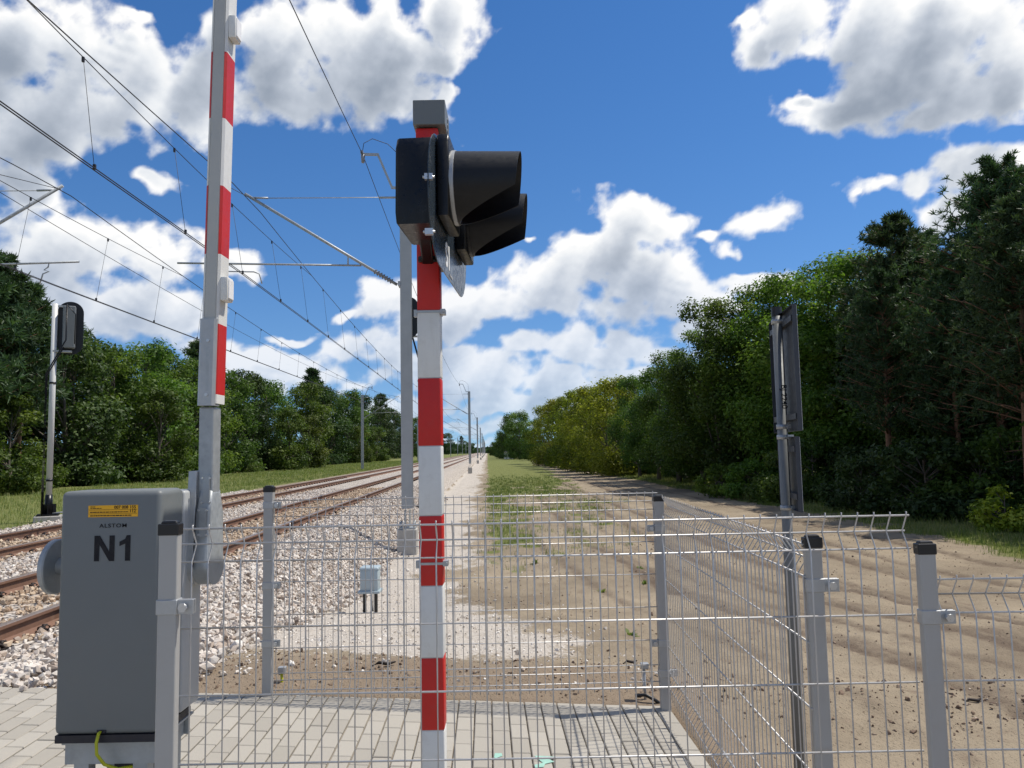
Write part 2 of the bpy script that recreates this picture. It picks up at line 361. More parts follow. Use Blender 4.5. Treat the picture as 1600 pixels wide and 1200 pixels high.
def zg(x, y, fine=True):
    x = np.asarray(x, float); y = np.asarray(y, float)
    u, v = UV(x, y)
    left = -.02 + .10*(fbm(u*.08, v*.08)-.5)*2*sst(-u, 11.5, 14)
    bed = .015
    right = -.60 + .16*(fbm(u*.12+5, v*.12+9)-.5)*sst(u, .5, 3) + .12*sst(u, 8, 13)
    right = right + .20*np.exp(-((u-2.2)/1.2)**2-((v-14.5)/2.2)**2)          # low heap of pushed soil
    prof = left + (bed-left)*sst(u, -11.4, -10.5)
    prof = prof + (right-prof)*sst(u, -3.25, -1.95)
    # the road embankment by the crossing
    near = np.where(u < PAVE_U1+.05, zpave(x)-.035, -.035 - .22*sst(u, 1.1, 2.2))
    near = near + (bed-near)*sst(-u, 3.0, 3.45)
    wgt = sst(v, 4.9, 12.6)
    z = near + (prof-near)*wgt
    # fresh soil thrown up behind the paving
    z = z + .085*np.exp(-((v-5.45)/.42)**2)*sst(u, -2.2, -1.2)*(1-sst(u, 1.5, 4))*(.5+fbm(u*2.2, v*2.2))
    dirt = sst(u, -.6, .6)*(1-sst(u, 9, 11))
    for c, wd, dp in RUTS:
        cc = rut_line(c, v)
        tread = .85+.15*np.tanh(3*np.sin(v*30+np.abs(u-cc)*26+c))
        z = z + dirt*sst(v, 3.0, 6.0)*(1-sst(v, 45, 70))*(-.55*dp*rut(u, v, cc, wd)*tread + .035*(rut(u, v, cc-wd*1.8, .06)+rut(u, v, cc+wd*1.8, .06))*np.clip(fbm(u*2.4, v*1.1)-.32, 0, 1))
    if fine:
        nb = sst(u, -2.4, -1.8)
        z = z + nb*sst(v, 4.95, 5.4)*(.09*(fbm(u*1.7, v*1.7, 5)-.5) + .055*(fbm(u*6, v*6, 3)-.5)) + nb*(u > PAVE_U1+.03)*(v <= 5.4)*(.09*(fbm(u*1.7, v*1.7, 5)-.5)+.055*(fbm(u*6, v*6, 3)-.5))
    return z
def m_path(u, v):    # pale gravel of the walking path beside the ballast
    e = (fbm(u*1.3, v*1.3)-.5)*1.1 + (fbm(u*5, v*5, 3)-.5)*.5
    right_edge = -.42 + 1.25*(1-sst(v, 6.0, 11.5)) + .9*(fbm(v*.35, v*.1+3)-.5)
    return sst(u+e*.4, -2.5, -2.1)*(1-sst(u+e*1.3, right_edge-.8, right_edge+.7))*sst(v+e*.9, 5.5, 6.6)*(.50+.62*fbm(u*.8+4, v*.8))
def m_grass(u, v):
    n = fbm(u*.55+3, v*.35+8, 5); n2 = fbm(u*2.1, v*1.6, 4)
    a = 1.12*sst(v, 15, 75)*(1-sst(u, 1.2+.03*v, 6.0+.05*v)) + .47*sst(v, 10.5, 17)*(1-sst(u, 3.5, 8.5))
    a = a + .26*np.exp(-((u-.45)/.9)**2)*sst(v, 7.5, 11) + .25*sst(u, 6.5, 9.5)*sst(v, 8, 13)
    a = a + .8*sst(u, 9.2, 10.8)*sst(v, 8, 12)
    r_ = sst(n*.5+n2*.5 + (a-.55)*.62, .40, .86)
    r_ = r_*sst(u+.8*(n2-.5), -.45, .35)*sst(v, 6.5, 8)
    l_ = sst(-u + .5*(n2-.5), 10.9, 11.5)
    return np.clip(np.maximum(r_, l_), 0, 1)
us = axis([(-1500, -60, 220, 8), (-60, -13, 6, 1.0), (-13, -3.4, .6, .3), (-3.4, 5, .09, .07), (5, 11, .07, .16), (11, 60, .5, 6), (60, 1500, 8, 220)])
vsx = axis([(-60, -2, 12, .8), (-2, 4.6, .25, .12), (4.6, 13, .06, .09), (13, 40, .1, .5), (40, 200, .6, 8), (200, 2600, 10, 260)])
UU, VV = np.meshgrid(us, vsx, indexing='ij')
X = UU*CA - VV*SA; Y = UU*SA + VV*CA
Z = zg(X, Y)
far = sst(np.hypot(X, Y), 250, 900); Z = Z*(1-far) + far*(-.6)
# keep the sheet below paving and ballast bed
inp = (UU > PAVE_U0-.4) & (UU < PAVE_U1) & (VV < PAVE_V1)
Z = np.where(inp, Z-.09, Z)
nu, nv = UU.shape
idx = np.arange(nu*nv).reshape(nu, nv)
Fq = np.stack([idx[:-1, :-1], idx[1:, :-1], idx[1:, 1:], idx[:-1, 1:]], -1).reshape(-1, 4)
gme = fast_mesh('ground', np.stack([X, Y, Z], -1).reshape(-1, 3), Fq,
    {'grass': m_grass(UU, VV).ravel(), 'path': m_path(UU, VV).ravel(), 'u': UU.ravel(), 'v': VV.ravel(), 'rut': m_rut(UU, VV).ravel()}, smooth=True)

def ground_mat():
    m_ = bpy.data.materials.new('soil_and_grass'); m_.use_nodes = True; t = m_.node_tree; t.nodes.clear(); N = NT(t)
    co = N.n('ShaderNodeTexCoord').outputs['Object']
    at_ = lambda k: N.n('ShaderNodeAttribute', attribute_name=k).outputs['Fac']
    n0 = N.noise(co, .5, 5, .6); n1 = N.noise(co, 3.5, 6, .65); n2 = N.noise(co, 28, 5, .65); n3 = N.noise(co, 140, 3, .6)
    soil = N.mix(N.lin(n0, .35, .65), (.212, .170, .120), (.332, .272, .194))
    soil = N.mix(N.math('MULTIPLY', N.smooth(n1, .52, .72), .55), soil, (.16, .115, .082))
    soil = N.mix(N.math('MULTIPLY', N.smooth(n2, .55, .75), .4), soil, (.42, .34, .26))
    rut_ = N.math('MULTIPLY', at_('rut'), N.smooth(n1, .12, .55)); soil = N.mix(N.math('MULTIPLY', rut_, .85), soil, (.115, .084, .062))
    damp = N.math('MULTIPLY', N.smooth(at_('v'), 5.9, 5.3), N.smooth(at_('u'), 1.7, 1.2))
    soil = N.mix(N.math('MULTIPLY', damp, .45), soil, (.19, .135, .10))
    # bits of gravel mixed into the soil
    vo = N.n('ShaderNodeTexVoronoi', i={'Vector': co, 'Scale': 36.0, 'Randomness': 1.0})
    grav = N.mix(N.lin(n2, .3, .7), (.40, .355, .305), (.54, .495, .435))
    peb = N.smooth(vo.outputs['Distance'], .34, .22)
    pcol = N.n('ShaderNodeValToRGB'); pcol.color_ramp.elements[0].color = (.26, .22, .19, 1); pcol.color_ramp.elements[1].color = (.70, .65, .58, 1)
    e = pcol.color_ramp.elements.new(.5); e.color = (.58, .52, .45, 1)
    t.links.new(N.sep(vo.outputs['Color'])[0], pcol.inputs[0])
    grav = N.mix(N.math('MULTIPLY', peb, .75), grav, pcol.outputs[0])
    grav = N.mix(N.math('MULTIPLY', N.smooth(n1, .5, .75), .45), grav, (.40, .33, .26))
    sp = N.math('ADD', at_('path'), N.math('ADD', N.math('MULTIPLY_ADD', n2, .7, -.35), N.math('MULTIPLY_ADD', n1, .7, -.35)))
    c = N.mix(N.smooth(sp, .35, .65), soil, grav)
    gr = N.mix(N.lin(n1, .3, .7), (.105, .13, .032), (.20, .205, .075))
    gr = N.mix(N.math('MULTIPLY', N.smooth(n2, .5, .75), .5), gr, (.20, .18, .07))
    gm = N.smooth(N.math('ADD', at_('grass'), N.math('MULTIPLY_ADD', n2, .7, -.35)), .35, .7)
    c = N.mix(gm, c, gr)
    h = N.math('ADD', N.math('MULTIPLY', n2, .6), N.math('ADD', N.math('MULTIPLY', n3, .25), N.math('MULTIPLY', peb, .3)))
    bp = N.n('ShaderNodeBump', i={'Strength': .75, 'Distance': .03, 'Height': h})
    b = N.n('ShaderNodeBsdfPrincipled', i={'Base Color': c, 'Roughness': .95, 'Specular IOR Level': .15, 'Normal': bp.outputs[0]})
    o = N.n('ShaderNodeOutputMaterial'); t.links.new(b.outputs[0], o.inputs[0]); return m_
gme.materials.append(ground_mat())
tag(link('ground', gme), kind='structure')

# ------------------------------------------------------------------ ballast bed
us_b = np.array([-11.3, -10.9, -10.3, -9.6, -8, -6.5, -5, -4.1, -3.3, -3.0, -2.7, -2.4, -2.15, -1.9])
vb = axis([(-30, 3, 4, .5), (3, 30, .4, .6), (30, 900, 2, 60)])
UB, VB = np.meshgrid(us_b, vb, indexing='ij')
def zbed(u, v):
    p = T(0, 0); x = u*CA - v*SA; y = u*SA + v*CA
    return zg(x, y, False) + .03
ZB = zbed(UB, VB); ZB = np.where((UB <= -10.9) | (UB >= -2.15), ZB-.09, ZB)
ZB = np.where((VB < 5.1) & (UB > PAVE_U0-.1), ZB-.15, ZB)
XB = UB*CA - VB*SA; YB = UB*SA + VB*CA
nu, nv = UB.shape; idx = np.arange(nu*nv).reshape(nu, nv)
bme = fast_mesh('ballast_bed', np.stack([XB, YB, ZB], -1).reshape(-1, 3), np.stack([idx[:-1, :-1], idx[1:, :-1], idx[1:, 1:], idx[:-1, 1:]], -1).reshape(-1, 4), smooth=True)
STONE_RAMP = [(0, (.22, .18, .155)), (.08, (.33, .265, .215)), (.2, (.47, .385, .315)), (.34, (.46, .425, .385)), (.5, (.60, .545, .48)), (.62, (.67, .62, .555)), (.8, (.55, .475, .41)), (.92, (.73, .685, .63)), (1, (.36, .31, .28))]
def bed_mat():
    m_ = bpy.data.materials.new('ballast_ground'); m_.use_nodes = True; t = m_.node_tree; t.nodes.clear(); N = NT(t)
    co = N.n('ShaderNodeTexCoord').outputs['Object']
    vo = N.n('ShaderNodeTexVoronoi', i={'Vector': co, 'Scale': 15.0})
    c = ramp(N, N.sep(vo.outputs['Color'])[0], STONE_RAMP)
    ed = N.smooth(vo.outputs['Distance'], .75, .45)
    c = N.mix(ed, (.33, .285, .24), N.mix(.35, c, (.60, .545, .48)))
    bp = N.n('ShaderNodeBump', i={'Strength': 1.0, 'Distance': .04, 'Height': ed})
    b = N.n('ShaderNodeBsdfPrincipled', i={'Base Color': c, 'Roughness': .9, 'Specular IOR Level': .2, 'Normal': bp.outputs[0]})
    o = N.n('ShaderNodeOutputMaterial'); t.links.new(b.outputs[0], o.inputs[0]); return m_
bme.materials.append(bed_mat()); tag(link('ballast_bed', bme), kind='structure')

def stone_mat(name, stops, rough=.88):
    m_ = bpy.data.materials.new(name); m_.use_nodes = True; t = m_.node_tree; t.nodes.clear(); N = NT(t)
    rnd = N.n('ShaderNodeObjectInfo').outputs['Random']; co = N.n('ShaderNodeTexCoord').outputs['Object']
    c = ramp(N, rnd, stops); n1 = N.noise(co, 2.0, 5, .6)
    c = N.mix(N.math('MULTIPLY', N.smooth(n1, .45, .7), .35), c, (.36, .30, .25))
    b = N.n('ShaderNodeBsdfPrincipled', i={'Base Color': c, 'Roughness': rough, 'Specular IOR Level': .25})
    o = N.n('ShaderNodeOutputMaterial'); t.links.new(b.outputs[0], o.inputs[0]); return m_
def scatter(name, P_, rot, scl, material, label, cat, npts=13):
    """points -> convex-hull stones through geometry nodes (uncountable stuff only)"""
    me = bpy.data.meshes.new(name); me.vertices.add(len(P_)); me.vertices.foreach_set('co', np.asarray(P_, np.float32).ravel())
    for nm, arr in (('rot', rot), ('scl', scl)):
        a_ = me.attributes.new(nm, 'FLOAT_VECTOR', 'POINT'); a_.data.foreach_set('vector', np.asarray(arr, np.float32).ravel())
    me.update()
    o = link(name, me); tag(o, label, cat, kind='stuff')
    gt = bpy.data.node_groups.new(name+'_nodes', 'GeometryNodeTree')
    gt.interface.new_socket('Geometry', in_out='INPUT', socket_type='NodeSocketGeometry'); gt.interface.new_socket('Geometry', in_out='OUTPUT', socket_type='NodeSocketGeometry')
    N = NT(gt); i_ = N.n('NodeGroupInput'); o_ = N.n('NodeGroupOutput')
    j = N.n('GeometryNodeJoinGeometry')
    for k in range(6):
        ln = N.n('GeometryNodeMeshLine', i={'Count': npts})
        rv = N.n('FunctionNodeRandomValue', data_type='FLOAT_VECTOR'); rv.inputs[0].default_value = (-1, -1, -1); rv.inputs[1].default_value = (1, 1, 1)
        rv.inputs['Seed'].default_value = k*13+5
        nv_ = N.n('ShaderNodeVectorMath', operation='NORMALIZE', i={0: rv.outputs[0]})
        sp_ = N.n('GeometryNodeSetPosition', i={'Geometry': ln.outputs[0], 'Position': nv_.outputs[0]})
        ch = N.n('GeometryNodeConvexHull', i={0: sp_.outputs[0]})
        sm = N.n('GeometryNodeSetMaterial', i={'Geometry': ch.outputs[0], 'Material': material})
        gi_ = N.n('GeometryNodeGeometryToInstance', i={0: sm.outputs[0]}); gt.links.new(gi_.outputs[0], j.inputs[0])
    ra = N.n('GeometryNodeInputNamedAttribute', data_type='FLOAT_VECTOR', i={'Name': 'rot'}); sa = N.n('GeometryNodeInputNamedAttribute', data_type='FLOAT_VECTOR', i={'Name': 'scl'})
    er = N.n('FunctionNodeEulerToRotation', i={0: ra.outputs[0]})
    ri = N.n('FunctionNodeRandomValue', data_type='INT'); ri.inputs[4].default_value = 0; ri.inputs[5].default_value = 5
    ip = N.n('GeometryNodeInstanceOnPoints', i={'Points': i_.outputs[0], 'Instance': j.outputs[0], 'Pick Instance': True, 'Instance Index': ri.outputs[2], 'Rotation': er.outputs[0], 'Scale': sa.outputs[0]})
    gt.links.new(ip.outputs[0], o_.inputs[0])
    md = o.modifiers.new('stones', 'NODES'); md.node_group = gt; me.materials.append(material); return o

SLEEP = .6
def ballast_points():
    out = []
    def region(u0, u1, v0, v1, dens):
        n = int((u1-u0)*(v1-v0)*dens); out.append(np.stack([rng.uniform(u0, u1, n), rng.uniform(v0, v1, n)], -1))
    region(-4.0, -1.85, 4.6, 13, 680); region(-4.0, -1.85, 13, 36, 430)
    region(-10.9, -4.0, 3.0, 14, 420); region(-10.9, -4.0, 14, 34, 330)
    region(-4.0, -3.2, 3.0, 4.9, 500)
    q = np.concatenate(out); u, v = q[:, 0], q[:, 1]
    # ragged toe of the shoulder
    toe = -2.05 + .35*(fbm(v*.9, v*.3)-.5) + .5*(1-sst(v, 5.5, 8))*.3
    keep = (u < toe + .15*rng.standard_normal(len(u)))
    keep &= ~((v < 4.95+.08*rng.standard_normal(len(u))) & (u > PAVE_U0-.02+.05*rng.standard_normal(len(u))))
    for tc in (-4.9, -8.5):
        ins = (np.abs(u-tc) < 1.27) & (np.abs((v/SLEEP) % 1 - .5) > .5-.14/SLEEP)
        keep &= ~(ins & (rng.random(len(u)) > .06))
        for s_ in (-.75, .75): keep &= ~(np.abs(u-tc-s_) < .085)
    return u[keep], v[keep]
bu, bv = ballast_points(); n = len(bu)
bz = zbed(bu, bv) + rng.uniform(-.015, .04, n)
sz = rng.uniform(.016, .037, n)*np.where(rng.random(n) < .12, 1.35, 1)
inr = np.zeros(n, bool)
for tc in (-4.9, -8.5): inr |= np.abs(bu-tc+.15*rng.standard_normal(n)) < .95
RUSTY = [(p_, (c_[0]*.86, c_[1]*.74, c_[2]*.60)) for p_, c_ in STONE_RAMP]
bp_ = np.stack([bu*CA-bv*SA, bu*SA+bv*CA, bz], -1); br_ = rng.uniform(0, 6.28, (n, 3)); bs_ = sz[:, None]*rng.uniform(.6, 1.35, (n, 3))
scatter('ballast_stones', bp_[~inr], br_[~inr], bs_[~inr], stone_mat('ballast_stone', STONE_RAMP), 'loose pale crushed ballast stones along the railway', 'ballast')
scatter('ballast_stones', bp_[inr], br_[inr], bs_[inr], stone_mat('rusty_ballast_stone', RUSTY), 'yellowish rust tinted ballast stones lying between the rails', 'ballast')
# stones strewn over the path and clods on the soil
n = 5200
pu = rng.uniform(-2.3, 1.2, n); pv = 5.2 + 14*rng.random(n)**1.7; k = rng.random(n) < np.clip(m_path(pu, pv)*.9+.12+.6*(pu < -1.6), 0, 1); pu, pv = pu[k], pv[k]
px_, py_ = pu*CA-pv*SA, pu*SA+pv*CA; s_ = rng.uniform(.006, .016, len(pu))*np.where(rng.random(len(pu)) < .06, 2.0, 1)
scatter('path_gravel', np.stack([px_, py_, zg(px_, py_)+s_*.3], -1), rng.uniform(0, 6.28, (len(pu), 3)), s_[:, None]*rng.uniform(.6, 1.3, (len(pu), 3)),
        stone_mat('path_stone', [(0, (.3, .25, .2)), (.3, (.6, .54, .47)), (1, (.82, .78, .72))]), 'fine pale gravel strewn along the walking path', 'gravel', 10)
n = 16000
pu = rng.uniform(-2.4, 9.5, n); pv = np.where(rng.random(n) < .35, rng.uniform(4.95, 6.2, n), rng.uniform(2.2, 24, n)); k = (((pv > 4.98) & (pu > -2.2)) | (pu > PAVE_U1+.1)) & (rng.random(n) < fbm(pu*.9, pv*.9)*1.3-.1) & (m_path(pu, pv) < .3); pu, pv = pu[k], pv[k]
px_, py_ = pu*CA-pv*SA, pu*SA+pv*CA; s_ = rng.uniform(.004, .014, len(pu))*np.where(rng.random(len(pu)) < .06, 2.0, 1)
scatter('soil_clods', np.stack([px_, py_, zg(px_, py_)+s_*.2], -1), rng.uniform(0, 6.28, (len(pu), 3)), s_[:, None]*rng.uniform(.6, 1.4, (len(pu), 3))*np.array([1, 1, .7]),
        stone_mat('soil_clod', [(0, (.15, .10, .07)), (.5, (.24, .17, .12)), (.85, (.33, .25, .18)), (1, (.5, .42, .34))]), 'crumbly clods of brown soil on the graded ground', 'soil', 11)

# ------------------------------------------------------------------ pavement
pav = MB(); base = []
for (u_, v_) in ((PAVE_U0, -6), (PAVE_U1-.02, -6), (PAVE_U1-.02, PAVE_V1), (PAVE_U0, PAVE_V1)):
    p = T(u_, v_); p.z = float(.054-.057*p.x) - .016; base.append(pav.bm.verts.new(p))
pav.bm.faces.new(base)
PAVE_SLOPE = Matrix.Rotation(math.atan(.057), 4, 'Y')
pavement = tag(pav.build('pavement', mat('joint_sand', (.33, .28, .22), .95, 0, .2, 30, .4, 150)), kind='structure')
def paver_mat():
    m_ = bpy.data.materials.new('concrete_paver'); m_.use_nodes = True; t = m_.node_tree; t.nodes.clear(); N = NT(t)
    gm = N.n('ShaderNodeNewGeometry'); rnd = N.n('ShaderNodeAttribute', attribute_name='tint').outputs['Fac']
    ro = N.n('ShaderNodeObjectInfo').outputs['Random']; po = gm.outputs['Position']
    r_ = N.math('FRACT', N.math('ADD', rnd, ro))
    c = N.mix(r_, (.33, .305, .262), (.40, .372, .322))
    n1 = N.noise(po, 2.2, 5, .6); n2 = N.noise(po, 60, 4, .6)
    c = N.mix(N.math('MULTIPLY', N.smooth(n1, .5, .75), .3), c, (.42, .38, .32))
    c = N.mix(N.math('MULTIPLY', N.smooth(n2, .55, .75), .35), c, (.29, .275, .25))
    bp = N.n('ShaderNodeBump', i={'Strength': .35, 'Distance': .004, 'Height': N.noise(po, 190, 4, .6)})
    b = N.n('ShaderNodeBsdfPrincipled', i={'Base Color': c, 'Roughness': .88, 'Specular IOR Level': .25, 'Normal': bp.outputs[0]})
    o = N.n('ShaderNodeOutputMaterial'); t.links.new(b.outputs[0], o.inputs[0]); return m_
PM = paver_mat()
PW, PL, PH = .1, .2, .03
def paver_geo():
    x, y, c = PW/2-.0035, PL/2-.0035, .004
    return [(-x, -y, -PH), (x, -y, -PH), (x, y, -PH), (-x, y, -PH), (-x, -y, -c), (x, -y, -c), (x, y, -c), (-x, y, -c), (-x+c, -y+c, 0), (x-c, -y+c, 0), (x-c, y-c, 0), (-x+c, y-c, 0)], \
        [(0, 1, 5, 4), (1, 2, 6, 5), (2, 3, 7, 6), (3, 0, 4, 7), (4, 5, 9, 8), (5, 6, 10, 9), (6, 7, 11, 10), (7, 4, 8, 11), (8, 9, 10, 11)]
pvg, pfg = paver_geo()
pme = bpy.data.meshes.new('paver'); pme.from_pydata(pvg, [], pfg); pme.materials.append(PM)
cells = []
for i, uu in enumerate(np.arange(PAVE_U0+PW/2, PAVE_U1-.02, PW)):
    vtop = PAVE_V1 - (0.0 if i % 2 else PL/2)
    for vv in np.arange(vtop-PL/2, -5.5, -PL):
        cells.append((uu, vv))
    if i % 2 == 0: cells.append((uu, PAVE_V1-PL/4, True))
def cell_mat(c):
    h_ = len(c) == 3; p = T(c[0], c[1]); p.z = float(.054-.057*p.x)
    rr = random.Random(int(c[0]*1000)*7919+int(c[1]*1000))
    M_ = Matrix.Translation(p + Vector((0, 0, rr.uniform(-.0018, .0018)))) @ PAVE_SLOPE @ Matrix.Rotation(TA+rr.uniform(-.008, .008), 4, 'Z') @ Matrix.Rotation(rr.uniform(-.006, .006), 4, 'X')
    return M_ @ Matrix.Diagonal((1, .5 if h_ else 1, 1, 1))
def vis(c):
    p = T(c[0], c[1]); q = CAMROT.transposed() @ (Vector((p.x, p.y, .1)) - CAM)
    if q.z > -1.5: return 0
    x = 800 + FPX*q.x/-q.z; y = 600 - FPX*q.y/-q.z
    return -q.z if (-40 < x < 1640 and y < 1225) else 0
cells.sort(key=lambda c: (vis(c) == 0, vis(c)))
nvis = sum(1 for c in cells if vis(c)); print('pavers in view', nvis, 'of', len(cells))
own = [c for c in cells if vis(c)][:300]; rest = cells[len(own):]
for c in own:
    o = link('paver', pme, pavement); o.matrix_local = cell_mat(c)
V_, F_, t_ = [], [], []
bv_ = np.array([v+(1,) for v in pvg]).T
for k, c in enumerate(rest):
    V_.append((np.array(cell_mat(c)) @ bv_)[:3].T); F_.append(np.array(pfg)+12*k); t_ += [random.random()]*12
rme = fast_mesh('paver_field', np.concatenate(V_), np.concatenate(F_), {'tint': t_}); rme.materials.append(PM)
tag(link('paver_field', rme, pavement), kind='stuff')
# mint spray marks
for k, (x, y, pts) in enumerate(((778, 1183, [(-4, -6), (5, -6), (6, -1), (-3, 4), (-5, 2)]), (852, 1190, [(-14, -10), (14, -8), (15, -5), (4, -4), (12, 2), (0, 6), (-2, 12), (-13, 14), (-14, 8), (-3, 4), (-10, -4)]))):
    mb = MB(); vs2 = []
    for (a, b) in pts:
        d = ray(x+a*1.2, y+b*.8); t0 = (.054 - CAM.z)/(d.z+.057*d.x); q = CAM + d*t0; vs2.append(q)
    c0 = sum(vs2, Vector())/len(vs2); mb.bm.faces.new([mb.bm.verts.new(q-c0+Vector((0, 0, .0045))) for q in vs2])
    o = mb.build('paint_mark', MT['mint'], None, c0)
    tag(o, ('small mint green paint dot sprayed on a grey paver', 'mint green sprayed arrow mark on the grey pavers')[k], 'paint mark')

# ------------------------------------------------------------------ railway tracks
RAIL = [(-.075, 0), (.075, 0), (.075, .012), (.02, .03), (.009, .045), (.009, .125), (.036, .138), (.036, .165), (.028, .172), (-.028, .172), (-.036, .165), (-.036, .138), (-.009, .125), (-.009, .045), (-.02, .03), (-.075, .012)]
def rail_mesh(L0, L1):
    mb = MB(); M_ = Matrix(((1, 0, 0, 0), (0, 0, 1, L0), (0, 1, 0, 0), (0, 0, 0, 1)))
    mb.prism(RAIL, M_, L1-L0); return mb
def clip_mesh():
    mb = MB()   # spring clip: two loops beside the rail foot on a bolt
    for s_ in (-1, 1):
        mb.tube([(.06, s_*.012, .03), (.075, s_*.03, .05), (.105, s_*.05, .06), (.135, s_*.045, .045), (.135, s_*.02, .025), (.11, s_*.012, .03)], .0095, 5)
    mb.cyl((.105, 0, 0), (.105, 0, .075), .017, None, 6); mb.box((.115, 0, .01), (.09, .15, .02))
    return mb
clip_src = None; sleeper_src = None
def sleeper_mesh():
    mb = MB(); prof = [(-1.25, 0), (-1.22, .02), (-.95, .024), (-.55, .024), (-.4, -.01), (.4, -.01), (.55, .024), (.95, .024), (1.22, .02), (1.25, 0), (1.25, -.17), (-1.25, -.17)]
    M_ = Matrix(((1, 0, 0, 0), (0, 0, 1, -.13), (0, 1, 0, 0), (0, 0, 0, 1))); mb.prism(prof, M_, .26, .008); return mb
RAILZ = .038
def track(tc, label, v0own):
    global clip_src, sleeper_src
    t_ = thing('railway_track', label, 'railway track', T(tc, 0, RAILZ), TA, 'railway tracks')
    for s_ in (-.75, .75):
        r_ = rail_mesh(-30, 900).build('rail', MT['rail'], t_, (s_, 0, .002))
        r_.data.materials.append(MT['railtop'])
        for p_ in r_.data.polygons:
            if p_.normal.z > .5 and p_.center.z > .16: p_.material_index = 1
    n0 = int(round(v0own/SLEEP))
    if sleeper_src is None:
        o = sleeper_mesh().build('sleeper', MT['conc'], t_); sleeper_src = o.data; first = o
        c = clip_mesh().build('rail_clip', MT['clip'], t_); clip_src = c.data; bpy.data.objects.remove(c); bpy.data.objects.remove(first)
    for k in range(n0, n0+95): link('sleeper', sleeper_src, t_, (random.uniform(-.01, .01), k*SLEEP, -.022), random.uniform(-.004, .004))
    far_ = MB()
    for k in range(n0+95, int(420/SLEEP)): far_.box((0, k*SLEEP, -.05), (2.5, .24, .1))
    for k in range(-8, n0): far_.box((0, k*SLEEP, -.05), (2.5, .24, .1))
    tag(far_.build('sleeper_row', MT['conc'], t_), kind='stuff')
    for k in range(n0, n0+72):
        for s_ in (-.75, .75):
            for side in (0, math.pi): link('rail_clip', clip_src, t_, (s_, k*SLEEP, .002), side)
    return t_
track(-4.9, 'nearer railway track with rusty brown rails beside the gravel slope', 3.6)
track(-8.5, 'farther railway track with rusty brown rails beside the grass strip', 7.2)
# black cable bond at the near rail
# ------------------------------------------------------------------ catenary masts
MZ = -.62
def make_mast(label, group, reach=-5.1):
    t_ = thing('catenary_mast', label, 'mast', (0, 0, 0), 0, group); S = MT['mast']
    H = 8.28; w_ = .24
    mb = MB(); mb.box((0, -.11, H/2+.5), (w_, .016, H-1.0)); mb.box((0, .11, H/2+.5), (w_, .016, H-1.0)); mb.box((0, 0, H/2+.5), (.012, .205, H-1.0)); mb.build('post', S, t_)
    MB().box((0, 0, .2), (.42, .42, .72), None, .02).build('foundation', MT['conc'], t_)
    mb = MB(); mb.box((0, 0, .58), (.36, .36, .03))
    for a in (-1, 1):
        for b in (-1, 1): mb.cyl((a*.15, b*.15, .56), (a*.15, b*.15, .72), .018, None, 8)
        mb.box((a*.05, 0, .78), (.014, .34, .38)); 
    mb.build('base_plate', MT['steel'], t_)
    # cantilever: inclined tube, tie rod, steady tube; x points away from the track
    mb = MB(); tip = Vector((-3.62, 0, 8.13)); foot = Vector((-.2, 0, 6.0))
    mb.cyl(foot, tip, .033, None, 8); can = mb.build('cantilever_tube', MT['steel'], t_)
    mb = MB(); dv = (tip-foot).normalized()
    for k in range(7): mb.cyl(foot+dv*(.14+.07*k), foot+dv*(.165+.07*k), .062, .05, 10)
    mb.build('insulator', MT['ceramic'], can)
    mb = MB(); mb.cyl((-3.42, 0, 8.03), (-.12, 0, 8.02), .010, None, 6); mb.cyl((-3.45, 0, 8.04), (-3.1, 0, 8.03), .022, None, 6); mb.cyl((-.6, 0, 8.02), (-.12, 0, 8.02), .024, None, 6); mb.build('tie_rod', MT['steel'], t_)
    mb = MB(); mb.cyl((reach, 0, 6.45+.025*(-1-reach)), (-1.0, 0, 6.45), .022, None, 8); mb.cyl((-1.3, 0, 6.45), (-1.3, 0, 6.7), .016, None, 6); mb.build('steady_tube', MT['steel'], t_)
    mb = MB(); mb.tube([(reach+.6, 0, 6.53), (reach+.62, 0, 6.42), (reach+.7, 0, 6.36), (-3.4, 0, 6.33), (-3.28, 0, 6.28), (-3.22, 0, 6.06)], .014, 6); mb.build('steady_arm', MT['steel'], t_)
    mb = MB(); mb.box((-.14, 0, 6.0), (.05, .3, .1)); mb.box((-.14, 0, 8.02), (.05, .3, .08)); mb.build('bracket', MT['steel'], t_)
    mb = MB(); hb = [(.1, 0, 8.24), (-.3, 0, 8.25), (-.62, 0, 9.03), (-.98, 0, 9.04)]
    for a, b in zip(hb, hb[1:]):
        a = Vector(a); b = Vector(b); d = b-a; mb.box((a+b)/2, (.05, .05, d.length+.04), d.to_track_quat('Z', 'Y').to_matrix())
    hn = mb.build('feeder_bracket', MT['steel'], t_)
    mb = MB(); mb.cyl((-.96, 0, 9.02), (-.96, 0, 8.84), .05, .035, 10); mb.box((-.98, 0, 9.08), (.06, .14, .06)); mb.build('clamp', MT['ceramic'], hn)
    mb = MB(); mb.tube([(-.98, 0, 9.05), (-.94, 0, 9.3), (-.75, .03, 9.42), (-.4, .05, 9.3), (-.1, .05, 9.0), (-.02, .05, 8.3)], .008, 5); mb.build('jumper_cable', MT['metalwire'], t_)
    return t_
mast0 = make_mast('tall grey catenary mast with concrete foot standing behind the striped pole', 'masts beside the nearer track')
MAST_V = [17+60*k for k in range(10)]
for k, v_ in enumerate(MAST_V):
    o = mast0 if k == 0 else copy_tree(mast0)
    o.location = T(-1.78, v_, MZ); o.rotation_euler = (0, 0, TA)
    if k: o['label'] = 'grey catenary mast farther down the line beside the gravel path'
LM = [15.6+60*k for k in range(10)]
mast1 = make_mast('x', 'x', -4.0)
